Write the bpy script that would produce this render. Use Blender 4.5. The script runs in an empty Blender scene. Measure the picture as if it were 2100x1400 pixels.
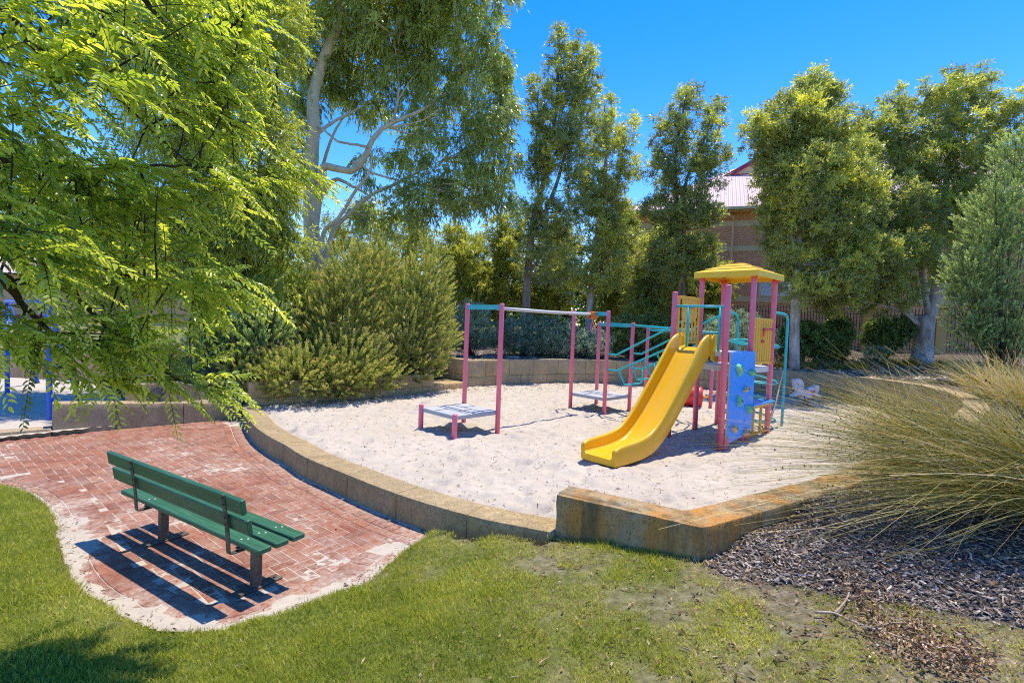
import bpy, math, random
import numpy as np
from mathutils import Vector, Matrix, noise as mnoise
random.seed(7); rng = np.random.default_rng(7)
SC = bpy.context.scene
COL = SC.collection
PI = math.pi
# ------------------------------------------------------------------ camera model (solved from the photograph)
F = 1047.9; PITCH, ROLL = .0383127, .0378280
CAM = np.array([0, 0, 2.32])
FW = np.array([0, math.cos(PITCH), -math.sin(PITCH)])
_r = np.array([1., 0, 0]); _d = np.cross(FW, _r)
RT = math.cos(ROLL)*_r - math.sin(ROLL)*_d
DN = np.cross(FW, RT)
def ray(px, py): return FW + (px-1050)/F*RT + (py-700)/F*DN
def at(px, py, z=0.):
    v = ray(px, py); return CAM + v*(z-CAM[2])/v[2]
def atY(px, py, Y):
    v = ray(px, py); return CAM + v*Y/v[1]
def onplane(px, py, A, B):
    A = np.array(A[:2], float); B = np.array(B[:2], float); n = np.array([-(B-A)[1], (B-A)[0]]); v = ray(px, py)
    return CAM + v*((A-CAM[:2])@n)/(v[:2]@n)
cam = bpy.data.cameras.new('camera'); camo = bpy.data.objects.new('camera', cam); COL.objects.link(camo)
cam.sensor_width = 36; cam.lens = 36*F/2100; cam.clip_end = 3000; cam.clip_start = .05
M = Matrix((( RT[0], -DN[0], -FW[0], CAM[0]), (RT[1], -DN[1], -FW[1], CAM[1]), (RT[2], -DN[2], -FW[2], CAM[2]), (0, 0, 0, 1)))
camo.matrix_world = M
SC.camera = camo
# ------------------------------------------------------------------ light
SUN = np.array([.20, .21, 1.]); SUN /= np.linalg.norm(SUN)
sl = bpy.data.lights.new('sun', 'SUN'); slo = bpy.data.objects.new('sun', sl); COL.objects.link(slo)
sl.energy = 2.5; sl.angle = math.radians(.5); sl.color = (1, .92, .78)
slo.rotation_euler = Vector(SUN).to_track_quat('Z', 'Y').to_euler()
W = bpy.data.worlds.new('World'); SC.world = W; W.use_nodes = True
nt = W.node_tree
sky = nt.nodes.new('ShaderNodeTexSky'); sky.sky_type = 'NISHITA'; sky.sun_disc = False
sky.sun_elevation = math.asin(SUN[2]); sky.sun_rotation = math.atan2(SUN[0], SUN[1])
sky.air_density = 1.0; sky.dust_density = .15; sky.ozone_density = 2.2
hs = nt.nodes.new('ShaderNodeHueSaturation'); hs.inputs['Saturation'].default_value = 1.47; hs.inputs['Hue'].default_value = .516
bg = nt.nodes['Background']; bg.inputs['Strength'].default_value = .125
nt.links.new(sky.outputs[0], hs.inputs['Color']); nt.links.new(hs.outputs[0], bg.inputs['Color'])
SC.view_settings.view_transform = 'Standard'; SC.view_settings.look = 'None'
SC.view_settings.exposure = 1.42; SC.view_settings.gamma = 1
SC.render.engine = 'CYCLES'
cy = SC.cycles; cy.max_bounces = 12; cy.diffuse_bounces = 8; cy.glossy_bounces = 3; cy.transmission_bounces = 8
cy.caustics_reflective = False; cy.caustics_refractive = False; cy.use_denoising = False; cy.use_adaptive_sampling = False; cy.filter_width = 1.1
cy.sample_clamp_indirect = 6
# ------------------------------------------------------------------ materials
def mat(name, rough=.6, spec=.4):
    m = bpy.data.materials.new(name); m.use_nodes = True
    b = m.node_tree.nodes['Principled BSDF']; b.inputs['Roughness'].default_value = rough
    b.inputs['Specular IOR Level'].default_value = spec
    return m, m.node_tree, b
def node(nt, t, **kw):
    n = nt.nodes.new(t)
    for k, v in kw.items():
        if k in n.inputs: n.inputs[k].default_value = v
        else: setattr(n, k, v)
    return n
def ramp(nt, fac, stops, interp='LINEAR'):
    n = nt.nodes.new('ShaderNodeValToRGB'); cr = n.color_ramp; cr.interpolation = interp
    while len(cr.elements) < len(stops): cr.elements.new(.5)
    for e, (p, c) in zip(cr.elements, stops): e.position = p; e.color = (*c, 1)
    nt.links.new(fac, n.inputs[0]); return n.outputs[0]
def mixc(nt, fac, a, b, mode='MIX'):
    n = nt.nodes.new('ShaderNodeMix'); n.data_type = 'RGBA'; n.blend_type = mode
    for s, v in ((0, fac), (6, a), (7, b)):
        if hasattr(v, 'links') or isinstance(v, bpy.types.NodeSocket): nt.links.new(v, n.inputs[s])
        else: n.inputs[s].default_value = v if s == 0 else (*v, 1)
    return n.outputs[2]
def attr(nt, name):
    n = nt.nodes.new('ShaderNodeAttribute'); n.attribute_name = name; return n.outputs['Fac']
def wpos(nt):
    return nt.nodes.new('ShaderNodeNewGeometry').outputs['Position']
def opos(nt):
    return nt.nodes.new('ShaderNodeTexCoord').outputs['Object']
def nz(nt, vec, scale, detail=4, rough=.6, out=0):
    n = nt.nodes.new('ShaderNodeTexNoise'); n.inputs['Scale'].default_value = scale
    n.inputs['Detail'].default_value = detail; n.inputs['Roughness'].default_value = rough
    nt.links.new(vec, n.inputs['Vector']); return n.outputs[out]
def bump(nt, b, h, strength=.4, dist=.02):
    n = nt.nodes.new('ShaderNodeBump'); n.inputs['Strength'].default_value = strength; n.inputs['Distance'].default_value = dist
    nt.links.new(h, n.inputs['Height']); nt.links.new(n.outputs[0], b.inputs['Normal'])
def leafmat(name, stops, trans=.4, tcol=1.6, rough=.42, spec=.5, gain=1.):
    m, t, b = mat(name, rough, spec)
    c = ramp(t, attr(t, 'tint'), [(p_, tuple(min(.8, x*gain) for x in c_)) for p_, c_ in stops])
    v = nz(t, wpos(t), .9, 2)
    c = mixc(t, v, c, (.75, .72, .6), 'MULTIPLY') if False else c
    t.links.new(c, b.inputs['Base Color'])
    tr = t.nodes.new('ShaderNodeBsdfTranslucent')
    tc = mixc(t, 1.0, c, (tcol, tcol*1.0, tcol*.45), 'MULTIPLY'); t.links.new(tc, tr.inputs['Color'])
    mx = t.nodes.new('ShaderNodeMixShader'); mx.inputs[0].default_value = trans
    t.links.new(b.outputs[0], mx.inputs[1]); t.links.new(tr.outputs[0], mx.inputs[2])
    t.links.new(mx.outputs[0], t.nodes['Material Output'].inputs[0])
    return m
def paint(name, col, rough=.38, wear=.12, spec=.5, dust=(.55, .5, .45)):
    m, t, b = mat(name, rough, spec); p = opos(t)
    n = nz(t, p, 3.2, 6, .65); f = ramp(t, n, [(.45, (0, 0, 0)), (.8, (1, 1, 1))])
    k = t.nodes.new('ShaderNodeMath'); k.operation = 'MULTIPLY'; t.links.new(f, k.inputs[0]); k.inputs[1].default_value = wear
    c = mixc(t, k.outputs[0], col, dust); t.links.new(c, b.inputs['Base Color'])
    r = ramp(t, nz(t, p, 9, 4), [(.3, (rough-.08,)*3), (.7, (rough+.14,)*3)]); t.links.new(r, b.inputs['Roughness'])
    bump(t, b, nz(t, p, 40, 2), .04, .004)
    return m
def bark(name, stops, scale=4, bmp=.5):
    m, t, b = mat(name, .85, .2); p = opos(t)
    mp = t.nodes.new('ShaderNodeMapping'); mp.inputs['Scale'].default_value = (1, 1, .3); t.links.new(p, mp.inputs[0])
    n = nz(t, mp.outputs[0], scale, 7, .65); t.links.new(ramp(t, n, stops), b.inputs['Base Color'])
    bump(t, b, nz(t, mp.outputs[0], scale*4, 5), bmp, .03); return m
MT = {}
MT['pink'] = paint('pink_paint', (.72, .145, .235), .38, .22); MT['pink_red'] = paint('pink_red_paint', (.72, .07, .10))
MT['yellow'] = paint('yellow_plastic', (.86, .52, .006), .34, .08); MT['slide'] = paint('slide_plastic', (.74, .40, .003), .27, .06)
MT['amber'] = paint('amber_plastic', (.80, .43, .03), .45, .1)
MT['teal'] = paint('teal_paint', (.012, .42, .45), .35, .08); MT['blue'] = paint('blue_board', (.002, .29, .86), .4, .04)
MT['swing_blue'] = paint('swing_blue_paint', (.01, .12, .62), .4, .1)
MT['deck'] = paint('grey_deck', (.36, .37, .38), .7, .5); MT['steel'] = paint('steel', (.55, .53, .50), .4, .3)
MT['deck_pale'] = paint('pale_deck_edge', (.60, .59, .57), .6, .3)
MT['seam'] = paint('deck_seam', (.04, .05, .08), .7, .1)
MT['orange'] = paint('orange_plastic', (.80, .20, .02), .45, .2); MT['red'] = paint('red_plastic', (.70, .03, .03), .35, .1)
MT['bolt'] = paint('bolt_metal', (.03, .03, .03), .5, .2)
MT['green_hold'] = paint('green_hold', (.10, .48, .22), .6, .35); MT['tan_hold'] = paint('tan_hold', (.70, .42, .18), .6, .35)
MT['black'] = paint('black_paint', (.012, .012, .013), .5, .08); MT['white'] = paint('shaded_white_paint', (.52, .54, .60), .45, .15)  # white: base colour greyed to carry the tree shade on the rocking horse
MT['dark'] = paint('dark_rubber', (.03, .03, .035), .7, .1)
MT['cream'] = paint('cream_paint', (.78, .58, .31), .7, .15); MT['maroon'] = paint('maroon_paint', (.28, .02, .06), .5, .1)
MT['render_wall'] = paint('yellow_render', (.50, .36, .14), .85, .2); MT['blind'] = paint('white_blind', (.78, .79, .82), .7, .1)
def benchmat():
    m, t, b = mat('green_bench_paint', .42, .5); p = opos(t)
    mp = t.nodes.new('ShaderNodeMapping'); mp.inputs['Scale'].default_value = (.35, 6, 6); t.links.new(p, mp.inputs[0])
    n = nz(t, mp.outputs[0], 6, 8, .7)
    c = ramp(t, n, [(.32, (.016, .078, .042)), (.52, (.028, .118, .062)), (.72, (.065, .18, .105))])
    w = ramp(t, nz(t, p, 30, 6, .75), [(.66, (0, 0, 0)), (.72, (1, 1, 1))])
    c = mixc(t, w, c, (.16, .23, .17)); t.links.new(c, b.inputs['Base Color'])
    bump(t, b, n, .25, .006); return m
MT['bench'] = benchmat()
def benchsteel():
    m, t, b = mat('weathered_steel', .55, .4); p = opos(t)
    t.links.new(ramp(t, nz(t, p, 14, 6, .7), [(.3, (.05, .042, .033)), (.55, (.13, .11, .085)), (.75, (.24, .20, .15))]), b.inputs['Base Color'])
    b.inputs['Metallic'].default_value = .35; bump(t, b, nz(t, p, 60, 3), .15, .004); return m
MT['bench_steel'] = benchsteel()
def limestone(name, tone=1., rust=.0, dark=.0):
    m, t, b = mat(name, .92, .15); p = wpos(t); tint = attr(t, 'tint')
    n1 = nz(t, p, 2.2, 6, .65); n2 = nz(t, p, 11, 8, .72); n3 = nz(t, p, 55, 4, .7)
    c = ramp(t, n1, [(.3, (.38*tone, .26*tone, .11*tone)), (.5, (.52*tone, .37*tone, .17*tone)), (.7, (.60*tone, .45*tone, .24*tone))])
    c = mixc(t, ramp(t, n2, [(.40, (.75,)*3), (.62, (0,)*3)]), c, (.30*tone, .225*tone, .13*tone))
    c = mixc(t, ramp(t, tint, [(0, (0,)*3), (1, (.5,)*3)]), c, (.40*tone, .33*tone, .22*tone))
    pit = ramp(t, n3, [(.30, (1,)*3), (.42, (0,)*3)])
    c = mixc(t, pit, c, (.17*tone, .13*tone, .075*tone))
    if rust:
        mp = t.nodes.new('ShaderNodeMapping'); mp.inputs['Scale'].default_value = (1, 1, .22); t.links.new(p, mp.inputs[0])
        r = ramp(t, nz(t, mp.outputs[0], 3.1, 5, .6), [(.44, (0,)*3), (.60, (rust*.85,)*3)]); c = mixc(t, r, c, (.46, .21, .045))
        r2 = ramp(t, nz(t, mp.outputs[0], 4.7, 7, .7), [(.46, (0,)*3), (.64, (rust*.85,)*3)]); c = mixc(t, r2, c, (.12, .095, .045))
    if dark:
        r = ramp(t, nz(t, p, 1.6, 7, .7), [(.42, (dark,)*3), (.66, (0,)*3)]); c = mixc(t, r, c, (.17, .145, .11))
    t.links.new(c, b.inputs['Base Color'])
    hb = t.nodes.new('ShaderNodeMath'); hb.operation = 'SUBTRACT'; t.links.new(n2, hb.inputs[0]); t.links.new(pit, hb.inputs[1])
    bump(t, b, hb.outputs[0], .7, .02); return m
MT['lime'] = limestone('limestone', .82); MT['lime_rust'] = limestone('rust_stained_limestone', .86, 1.0); MT['lime_grey'] = limestone('grey_limestone', 1.12, .2, .3)
MT['lime_side'] = limestone('side_limestone', 1.15, .25); MT['lime_pale'] = limestone('pale_limestone', 1.22)
def sandmat(name='sand', tone=.77):
    m, t, b = mat(name, .95, .1); p = wpos(t)
    n1 = nz(t, p, .8, 5, .6); n2 = nz(t, p, 9, 7, .7); n3 = nz(t, p, 45, 6, .75)
    c = ramp(t, n1, [(.3, (.59*tone, .505*tone, .39*tone)), (.7, (.69*tone, .60*tone, .475*tone))])
    c = mixc(t, ramp(t, n2, [(.36, (.55,)*3), (.55, (0,)*3)]), c, (.45*tone, .39*tone, .32*tone))
    c = mixc(t, ramp(t, n3, [(.26, (.6,)*3), (.36, (0,)*3)]), c, (.25, .21, .17))
    t.links.new(c, b.inputs['Base Color'])
    a = t.nodes.new('ShaderNodeMath'); a.operation = 'ADD'; t.links.new(n2, a.inputs[0]); t.links.new(n3, a.inputs[1])
    bump(t, b, a.outputs[0], .55, .03); return m
MT['sand'] = sandmat()
def brickpave():
    m, t, b = mat('red_brick_paver', .95, .08); p = wpos(t)
    c = ramp(t, attr(t, 'tint'), [(0, (.17, .056, .030)), (.35, (.25, .090, .047)), (.7, (.32, .125, .066)), (1, (.23, .10, .066))])
    c = mixc(t, ramp(t, nz(t, p, 26, 6, .7), [(.35, (.6,)*3), (.6, (0,)*3)]), c, (.19, .06, .04))
    d = ramp(t, nz(t, p, 3.3, 8, .72), [(.50, (0,)*3), (.78, (.14,)*3)]); c = mixc(t, d, c, (.40, .31, .24))
    sm = t.nodes.new('ShaderNodeMath'); sm.operation = 'MULTIPLY'; t.links.new(attr(t, 'dust'), sm.inputs[0]); t.links.new(ramp(t, nz(t, p, 13, 8, .75), [(.36, (0,)*3), (.58, (1,)*3)]), sm.inputs[1]); c = mixc(t, sm.outputs[0], c, (.44, .375, .30))
    t.links.new(c, b.inputs['Base Color']); bump(t, b, nz(t, p, 70, 4), .25, .006); return m
MT['brick'] = brickpave()
def groundmat():
    m, t, b = mat('garden_ground', .95, .1); p = wpos(t)
    n1 = nz(t, p, 1.6, 6, .65); n2 = nz(t, p, 14, 8, .72); n3 = nz(t, p, 60, 4, .7)
    soil = ramp(t, n2, [(.3, (.08, .062, .036)), (.5, (.17, .135, .085)), (.70, (.33, .275, .20))])
    grass = ramp(t, n2, [(.3, (.05, .065, .012)), (.6, (.14, .16, .035))])
    lawn = mixc(t, attr(t, 'lush'), soil, grass)
    mul = ramp(t, n3, [(.3, (.03, .022, .018)), (.5, (.10, .078, .062)), (.68, (.24, .19, .15))])
    far = ramp(t, n1, [(.35, (.075, .10, .02)), (.6, (.20, .19, .07))])
    c = mixc(t, attr(t, 'mulch'), lawn, mul); c = mixc(t, attr(t, 'far'), c, far)
    t.links.new(c, b.inputs['Base Color']); bump(t, b, n2, .6, .03); return m
MT['ground'] = groundmat()
def chipmat(name, stops):
    m, t, b = mat(name, .85, .25); t.links.new(ramp(t, attr(t, 'tint'), stops), b.inputs['Base Color']); return m
MT['chips'] = chipmat('mulch_chip', [(0, (.06, .046, .036)), (.35, (.20, .158, .125)), (.6, (.38, .32, .265)), (.82, (.52, .41, .30)), (1, (.70, .60, .48))])
MT['litter'] = chipmat('dry_leaf', [(0, (.07, .04, .02)), (.4, (.24, .13, .055)), (.7, (.42, .26, .13)), (1, (.58, .46, .31))])
MT['stick'] = bark('stick_bark', [(.3, (.26, .18, .13)), (.7, (.55, .43, .34))], 20, .3)
MT['bark_gum'] = bark('gum_bark', [(.30, (.46, .34, .19)), (.5, (.66, .55, .37)), (.7, (.74, .66, .49))], 3, .15)
MT['bark_grey'] = bark('paper_bark', [(.30, (.10, .075, .055)), (.45, (.33, .28, .24)), (.65, (.56, .50, .45))], 5, .8)
MT['bark_brown'] = bark('brown_bark', [(.30, (.07, .05, .035)), (.5, (.20, .15, .11)), (.7, (.36, .29, .22))], 5, .8)
MT['bark_dark'] = bark('dark_bark', [(.30, (.025, .02, .015)), (.7, (.11, .085, .06))], 8, .6)
MT['leaf_fore'] = leafmat('bright_leaf', [(0, (.075, .115, .025)), (.35, (.17, .225, .04)), (.7, (.30, .345, .05)), (1, (.47, .48, .09))], .50, 1.7, .29, .8, 1.42)
MT['leaf_gum'] = leafmat('gum_leaf', [(0, (.10, .125, .045)), (.4, (.215, .25, .08)), (.75, (.34, .37, .11)), (1, (.50, .52, .22))], .45, 1.55, .28, .9, 1.5)
MT['leaf_olive'] = leafmat('olive_leaf', [(0, (.11, .14, .03)), (.4, (.25, .285, .055)), (.75, (.40, .42, .065)), (1, (.54, .53, .08))], .46, 1.6, .34, .7, 1.3)
MT['leaf_tall'] = leafmat('fine_leaf', [(0, (.10, .125, .06)), (.4, (.22, .245, .10)), (.75, (.35, .365, .11)), (1, (.50, .48, .09))], .48, 1.6, .32, .8, 1.38)
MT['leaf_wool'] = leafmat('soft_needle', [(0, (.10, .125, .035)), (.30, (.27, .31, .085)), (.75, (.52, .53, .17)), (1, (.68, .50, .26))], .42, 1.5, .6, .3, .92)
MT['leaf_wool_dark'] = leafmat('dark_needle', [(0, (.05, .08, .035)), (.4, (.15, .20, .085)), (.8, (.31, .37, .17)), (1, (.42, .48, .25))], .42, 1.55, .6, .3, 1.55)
MT['leaf_grey'] = leafmat('grey_green_leaf', [(0, (.06, .11, .08)), (.5, (.16, .24, .17)), (1, (.40, .48, .36))], .3, 1.3, .5, .5, 1.3)
MT['leaf_dark'] = leafmat('dark_leaf', [(0, (.028, .055, .018)), (.5, (.075, .125, .035)), (1, (.19, .25, .09))], .42, 1.55, .36, .7, 1.6)
MT['leaf_thicket'] = leafmat('thicket_leaf', [(0, (.14, .17, .05)), (.5, (.34, .37, .09)), (1, (.58, .55, .14))], .5, 1.6, .4, .6)
MT['grass'] = leafmat('grass_blade', [(0, (.085, .12, .015)), (.3, (.19, .215, .026)), (.6, (.32, .31, .055)), (.82, (.42, .38, .11)), (1, (.60, .48, .28))], .45, 1.55, .5, .3, 1.5)
MT['reed'] = leafmat('reed_stem', [(0, (.05, .075, .012)), (.3, (.13, .16, .03)), (.55, (.33, .275, .055)), (.78, (.54, .37, .10)), (1, (.75, .62, .38))], .2, 1.3, .45, .4)
MT['seed'] = paint('seed_head', (.06, .035, .018), .8, .2)
def housebrick(name, c1, c2, mortar, sx):
    m, t, b = mat(name, .85, .2); p = opos(t)
    s = t.nodes.new('ShaderNodeSeparateXYZ'); t.links.new(p, s.inputs[0])
    ad = t.nodes.new('ShaderNodeMath'); ad.operation = 'ADD'; t.links.new(s.outputs[0], ad.inputs[0]); t.links.new(s.outputs[1], ad.inputs[1])
    cb = t.nodes.new('ShaderNodeCombineXYZ'); t.links.new(ad.outputs[0], cb.inputs[0]); t.links.new(s.outputs[2], cb.inputs[1])
    br = t.nodes.new('ShaderNodeTexBrick'); br.inputs['Scale'].default_value = 1
    br.inputs['Brick Width'].default_value = .24*sx; br.inputs['Row Height'].default_value = .086*sx; br.inputs['Mortar Size'].default_value = .008*sx
    br.inputs['Color1'].default_value = (*c1, 1); br.inputs['Color2'].default_value = (*c2, 1); br.inputs['Mortar'].default_value = (*mortar, 1)
    t.links.new(cb.outputs[0], br.inputs['Vector'])
    c = mixc(t, ramp(t, nz(t, p, 1.3, 5), [(.4, (0,)*3), (.75, (.3,)*3)]), br.outputs[0], (.5, .3, .2))
    t.links.new(c, b.inputs['Base Color']); return m
MT['house_brick'] = housebrick('house_brick', (.74, .27, .11), (.82, .36, .16), (.76, .58, .40), 1.)
MT['far_brick'] = housebrick('far_house_brick', (.62, .30, .16), (.70, .38, .22), (.62, .48, .36), 1.3)
def roofmat():
    m, t, b = mat('pink_metal_roof', .45, .4); p = opos(t)
    s = t.nodes.new('ShaderNodeSeparateXYZ'); t.links.new(p, s.inputs[0])
    k = t.nodes.new('ShaderNodeMath'); k.operation = 'MULTIPLY'; k.inputs[1].default_value = 33; t.links.new(s.outputs[0], k.inputs[0])
    w = t.nodes.new('ShaderNodeMath'); w.operation = 'SINE'; t.links.new(k.outputs[0], w.inputs[0])
    t.links.new(ramp(t, nz(t, p, .7, 4), [(.3, (.60, .40, .39)), (.7, (.68, .48, .46))]), b.inputs['Base Color'])
    bump(t, b, w.outputs[0], .6, .03); return m
MT['roof'] = roofmat()
m, t, b = mat('window_glass', .06, .8); b.inputs['Base Color'].default_value = (.02, .035, .045, 1); MT['glass'] = m
# ------------------------------------------------------------------ mesh helpers
class MB:
    "collects verts / faces, and one 'tint' value per vertex"
    def __init__(s): s.v = []; s.q = []; s.t = []; s.n = 0; s.ng = []; s.tv = []
    def add(s, v, q=None, t=None, tint=0., ng=None):
        v = np.asarray(v, float).reshape(-1, 3); b = s.n
        s.v.append(v); s.n += len(v)
        s.tv.append(np.broadcast_to(np.asarray(tint, float), (len(v),)))
        if q is not None and len(q): s.q.append(np.asarray(q, np.int64)+b)
        if t is not None and len(t): s.t.append(np.asarray(t, np.int64)+b)
        if ng: s.ng += [[i+b for i in f] for f in ng]
        return s
    def mesh(s, name):
        me = bpy.data.meshes.new(name)
        v = np.concatenate(s.v) if s.v else np.zeros((0, 3)); tv = np.concatenate(s.tv)
        q = np.concatenate(s.q) if s.q else np.zeros((0, 4), int); t = np.concatenate(s.t) if s.t else np.zeros((0, 3), int)
        loops = [q.ravel(), t.ravel()] + [np.array(f) for f in s.ng]
        tot = np.concatenate([np.full(len(q), 4), np.full(len(t), 3), np.array([len(f) for f in s.ng], int)]).astype(np.int32)
        L = np.concatenate(loops).astype(np.int32)
        st = np.concatenate([[0], np.cumsum(tot)[:-1]]).astype(np.int32)
        me.vertices.add(len(v)); me.vertices.foreach_set('co', v.astype(np.float32).ravel())
        me.loops.add(len(L)); me.loops.foreach_set('vertex_index', L)
        me.polygons.add(len(tot)); me.polygons.foreach_set('loop_start', st)
        me.update(calc_edges=True)
        a = me.attributes.new('tint', 'FLOAT', 'POINT'); a.data.foreach_set('value', tv.astype(np.float32))
        return me
    def build(s, name, material, parent=None, smooth=False, loc=None):
        me = s.mesh(name); o = bpy.data.objects.new(name, me); COL.objects.link(o)
        if material is not None: me.materials.append(MT[material] if isinstance(material, str) else material)
        me.polygons.foreach_set('use_smooth', np.full(len(me.polygons), bool(smooth)))
        if parent is not None: o.parent = parent
        if loc is not None: o.location = loc
        return o
    # shapes ---------------------------------------------------------
    def box(s, c, size, rot=None, e=.004, tint=0.):
        "rounded-edge box; rot = 3x3 columns of axes"
        c = np.asarray(c, float); h = np.asarray(size, float)/2; e = min(e, .45*h.min())
        pts = []; idx = {}
        vs = [];
        for sx in (-1, 1):
            for sy in (-1, 1):
                for sz in (-1, 1):
                    for k in range(3):
                        p = np.array([sx, sy, sz])*h; q = p.copy()
                        for a in range(3):
                            if a != k: q[a] -= np.sign(p[a])*e
                        idx[(sx, sy, sz, k)] = len(vs); vs.append(q)
        quads = []
        for k in range(3):
            a, b2 = [(1, 2), (2, 0), (0, 1)][k]
            for sg in (-1, 1):
                f = []
                for u, w in ((-1, -1), (1, -1), (1, 1), (-1, 1)):
                    sgn = [0, 0, 0]; sgn[k] = sg; sgn[a] = u; sgn[b2] = w; f.append(idx[(*sgn, k)])
                quads.append(f if sg > 0 else f[::-1])
        for k in range(3):      # edge chamfers along axis k
            a, b2 = [(1, 2), (2, 0), (0, 1)][k]
            for u in (-1, 1):
                for w in (-1, 1):
                    lo = [0, 0, 0]; lo[a] = u; lo[b2] = w; hi = lo[:]; lo[k] = -1; hi[k] = 1
                    f = [idx[(*lo, a)], idx[(*hi, a)], idx[(*hi, b2)], idx[(*lo, b2)]]
                    quads.append(f if u*w < 0 else f[::-1])
        tris = []
        for sx in (-1, 1):
            for sy in (-1, 1):
                for sz in (-1, 1):
                    f = [idx[(sx, sy, sz, 0)], idx[(sx, sy, sz, 1)], idx[(sx, sy, sz, 2)]]
                    tris.append(f if sx*sy*sz > 0 else f[::-1])
        v = np.array(vs)
        if rot is not None: v = v @ np.asarray(rot, float).T
        return s.add(v+c, quads, tris, tint)
    def bar(s, A, B, w, h, up=(0, 0, 1), e=.004, tint=0.):
        A = np.asarray(A, float); B = np.asarray(B, float); d = B-A; L = np.linalg.norm(d); d /= L
        up = np.asarray(up, float); sd = np.cross(up, d); sd /= np.linalg.norm(sd); u = np.cross(d, sd)
        return s.box((A+B)/2, (L, w, h), np.stack([d, sd, u], 1), e, tint)
    def tube(s, P, R, n=10, cap=True, tint=0., closed=False):
        P = np.asarray(P, float); m = len(P); R = np.broadcast_to(np.asarray(R, float), (m,))
        T = np.gradient(P, axis=0) if not closed else np.roll(P, -1, 0)-np.roll(P, 1, 0)
        T /= np.linalg.norm(T, axis=1)[:, None]+1e-12
        ref = np.array([0, 0, 1.]) if abs(T[0][2]) < .9 else np.array([1., 0, 0])
        a = np.cross(T[0], ref); a /= np.linalg.norm(a); rings = []
        th = np.arange(n)*2*PI/n
        for i in range(m):
            a = a-T[i]*(a@T[i]); a /= np.linalg.norm(a); b2 = np.cross(T[i], a)
            rings.append(P[i]+R[i]*(np.cos(th)[:, None]*a+np.sin(th)[:, None]*b2))
        v = np.concatenate(rings); k = m if closed else m-1
        i = np.arange(k)[:, None]*n; j = np.arange(n)[None]; i2 = (np.arange(k)[:, None]+1) % m*n
        q = np.stack([i+j, i+(j+1) % n, i2+(j+1) % n, i2+j], -1).reshape(-1, 4)
        ng = [list(range(n))[::-1], list(range((m-1)*n, m*n))] if cap and not closed else None
        return s.add(v, q, None, tint, ng)
    def post(s, base, top, r, n=16, dome=True):
        base = np.asarray(base, float); top = np.asarray(top, float); d = (top-base)/np.linalg.norm(top-base)
        P = [base, top-d*r*.35]; R = [r, r]
        if dome: P += [top-d*r*.12, top-d*r*.02]; R += [r*.93, r*.6]
        return s.tube(P, R, n)
    def prism(s, poly, y0, y1, frame=None, bev=0., tint=0.):
        "outline poly in (x,z), extruded from y0 to y1; frame = 4x4"
        p = np.array(poly, float); n = len(p)
        ar = sum(p[i][0]*p[(i+1) % n][1]-p[(i+1) % n][0]*p[i][1] for i in range(n))
        if ar < 0: p = p[::-1]
        rings = []
        if bev > 0:
            t = np.roll(p, -1, 0)-np.roll(p, 1, 0); t /= np.linalg.norm(t, axis=1)[:, None]+1e-9; nn = np.stack([t[:, 1], -t[:, 0]], 1)
            lay = [(y0, bev), (y0+bev, 0), (y1-bev, 0), (y1, bev)]
        else: lay = [(y0, 0), (y1, 0)]; nn = np.zeros_like(p)
        for y, b2 in lay:
            pp = p-nn*b2; rings.append(np.stack([pp[:, 0], np.full(n, y), pp[:, 1]], 1))
        v = np.concatenate(rings); q = []
        for k in range(len(lay)-1):
            for i in range(n): q.append([k*n+i, k*n+(i+1) % n, (k+1)*n+(i+1) % n, (k+1)*n+i])
        m = len(lay)-1
        if frame is not None: v = (np.c_[v, np.ones(len(v))] @ np.asarray(frame, float).T)[:, :3]
        return s.add(v, q, None, tint, [list(range(n)), list(range(m*n, (m+1)*n))[::-1]])
def tag(o, label, cat, group=None, kind=None):
    if label: o['label'] = label
    if cat: o['category'] = cat
    if group: o['group'] = group
    if kind: o['kind'] = kind
    return o
def empty(name, loc=(0, 0, 0), rz=0.):
    o = bpy.data.objects.new(name, None); COL.objects.link(o); o.location = loc; o.rotation_euler = (0, 0, rz); o.empty_display_size = .2
    return o
def frame2(A, d, z=0.):
    "4x4: local x along d (xy), y = left normal, z up, at A"
    d = np.array(d[:2], float); d /= np.linalg.norm(d)
    return np.array([[d[0], -d[1], 0, A[0]], [d[1], d[0], 0, A[1]], [0, 0, 1, z], [0, 0, 0, 1.]])
def bez(P, n=12):
    "smooth (Catmull-Rom) polyline through points"
    P = np.asarray(P, float); Q = np.vstack([2*P[0]-P[1], P, 2*P[-1]-P[-2]]); out = []
    for i in range(1, len(Q)-2):
        t = np.linspace(0, 1, n, endpoint=False)[:, None]; a, b2, c, d = Q[i-1], Q[i], Q[i+1], Q[i+2]
        out.append(.5*((2*b2)+(-a+c)*t+(2*a-5*b2+4*c-d)*t**2+(-a+3*b2-3*c+d)*t**3))
    out.append(P[-1:]); return np.concatenate(out)
def resample(P, step):
    P = np.asarray(P, float); s = np.r_[0, np.cumsum(np.linalg.norm(np.diff(P, axis=0), axis=1))]
    n = max(2, int(round(s[-1]/step))+1); u = np.linspace(0, s[-1], n)
    return np.stack([np.interp(u, s, P[:, k]) for k in range(P.shape[1])], 1)
def inpoly(X, Y, poly):
    poly = np.asarray(poly); r = np.zeros(np.shape(X), bool); n = len(poly); j = n-1
    for i in range(n):
        xi, yi = poly[i]; xj, yj = poly[j]
        c = ((yi > Y) != (yj > Y)) & (X < (xj-xi)*(Y-yi)/(yj-yi+1e-12)+xi); r ^= c; j = i
    return r
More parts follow.
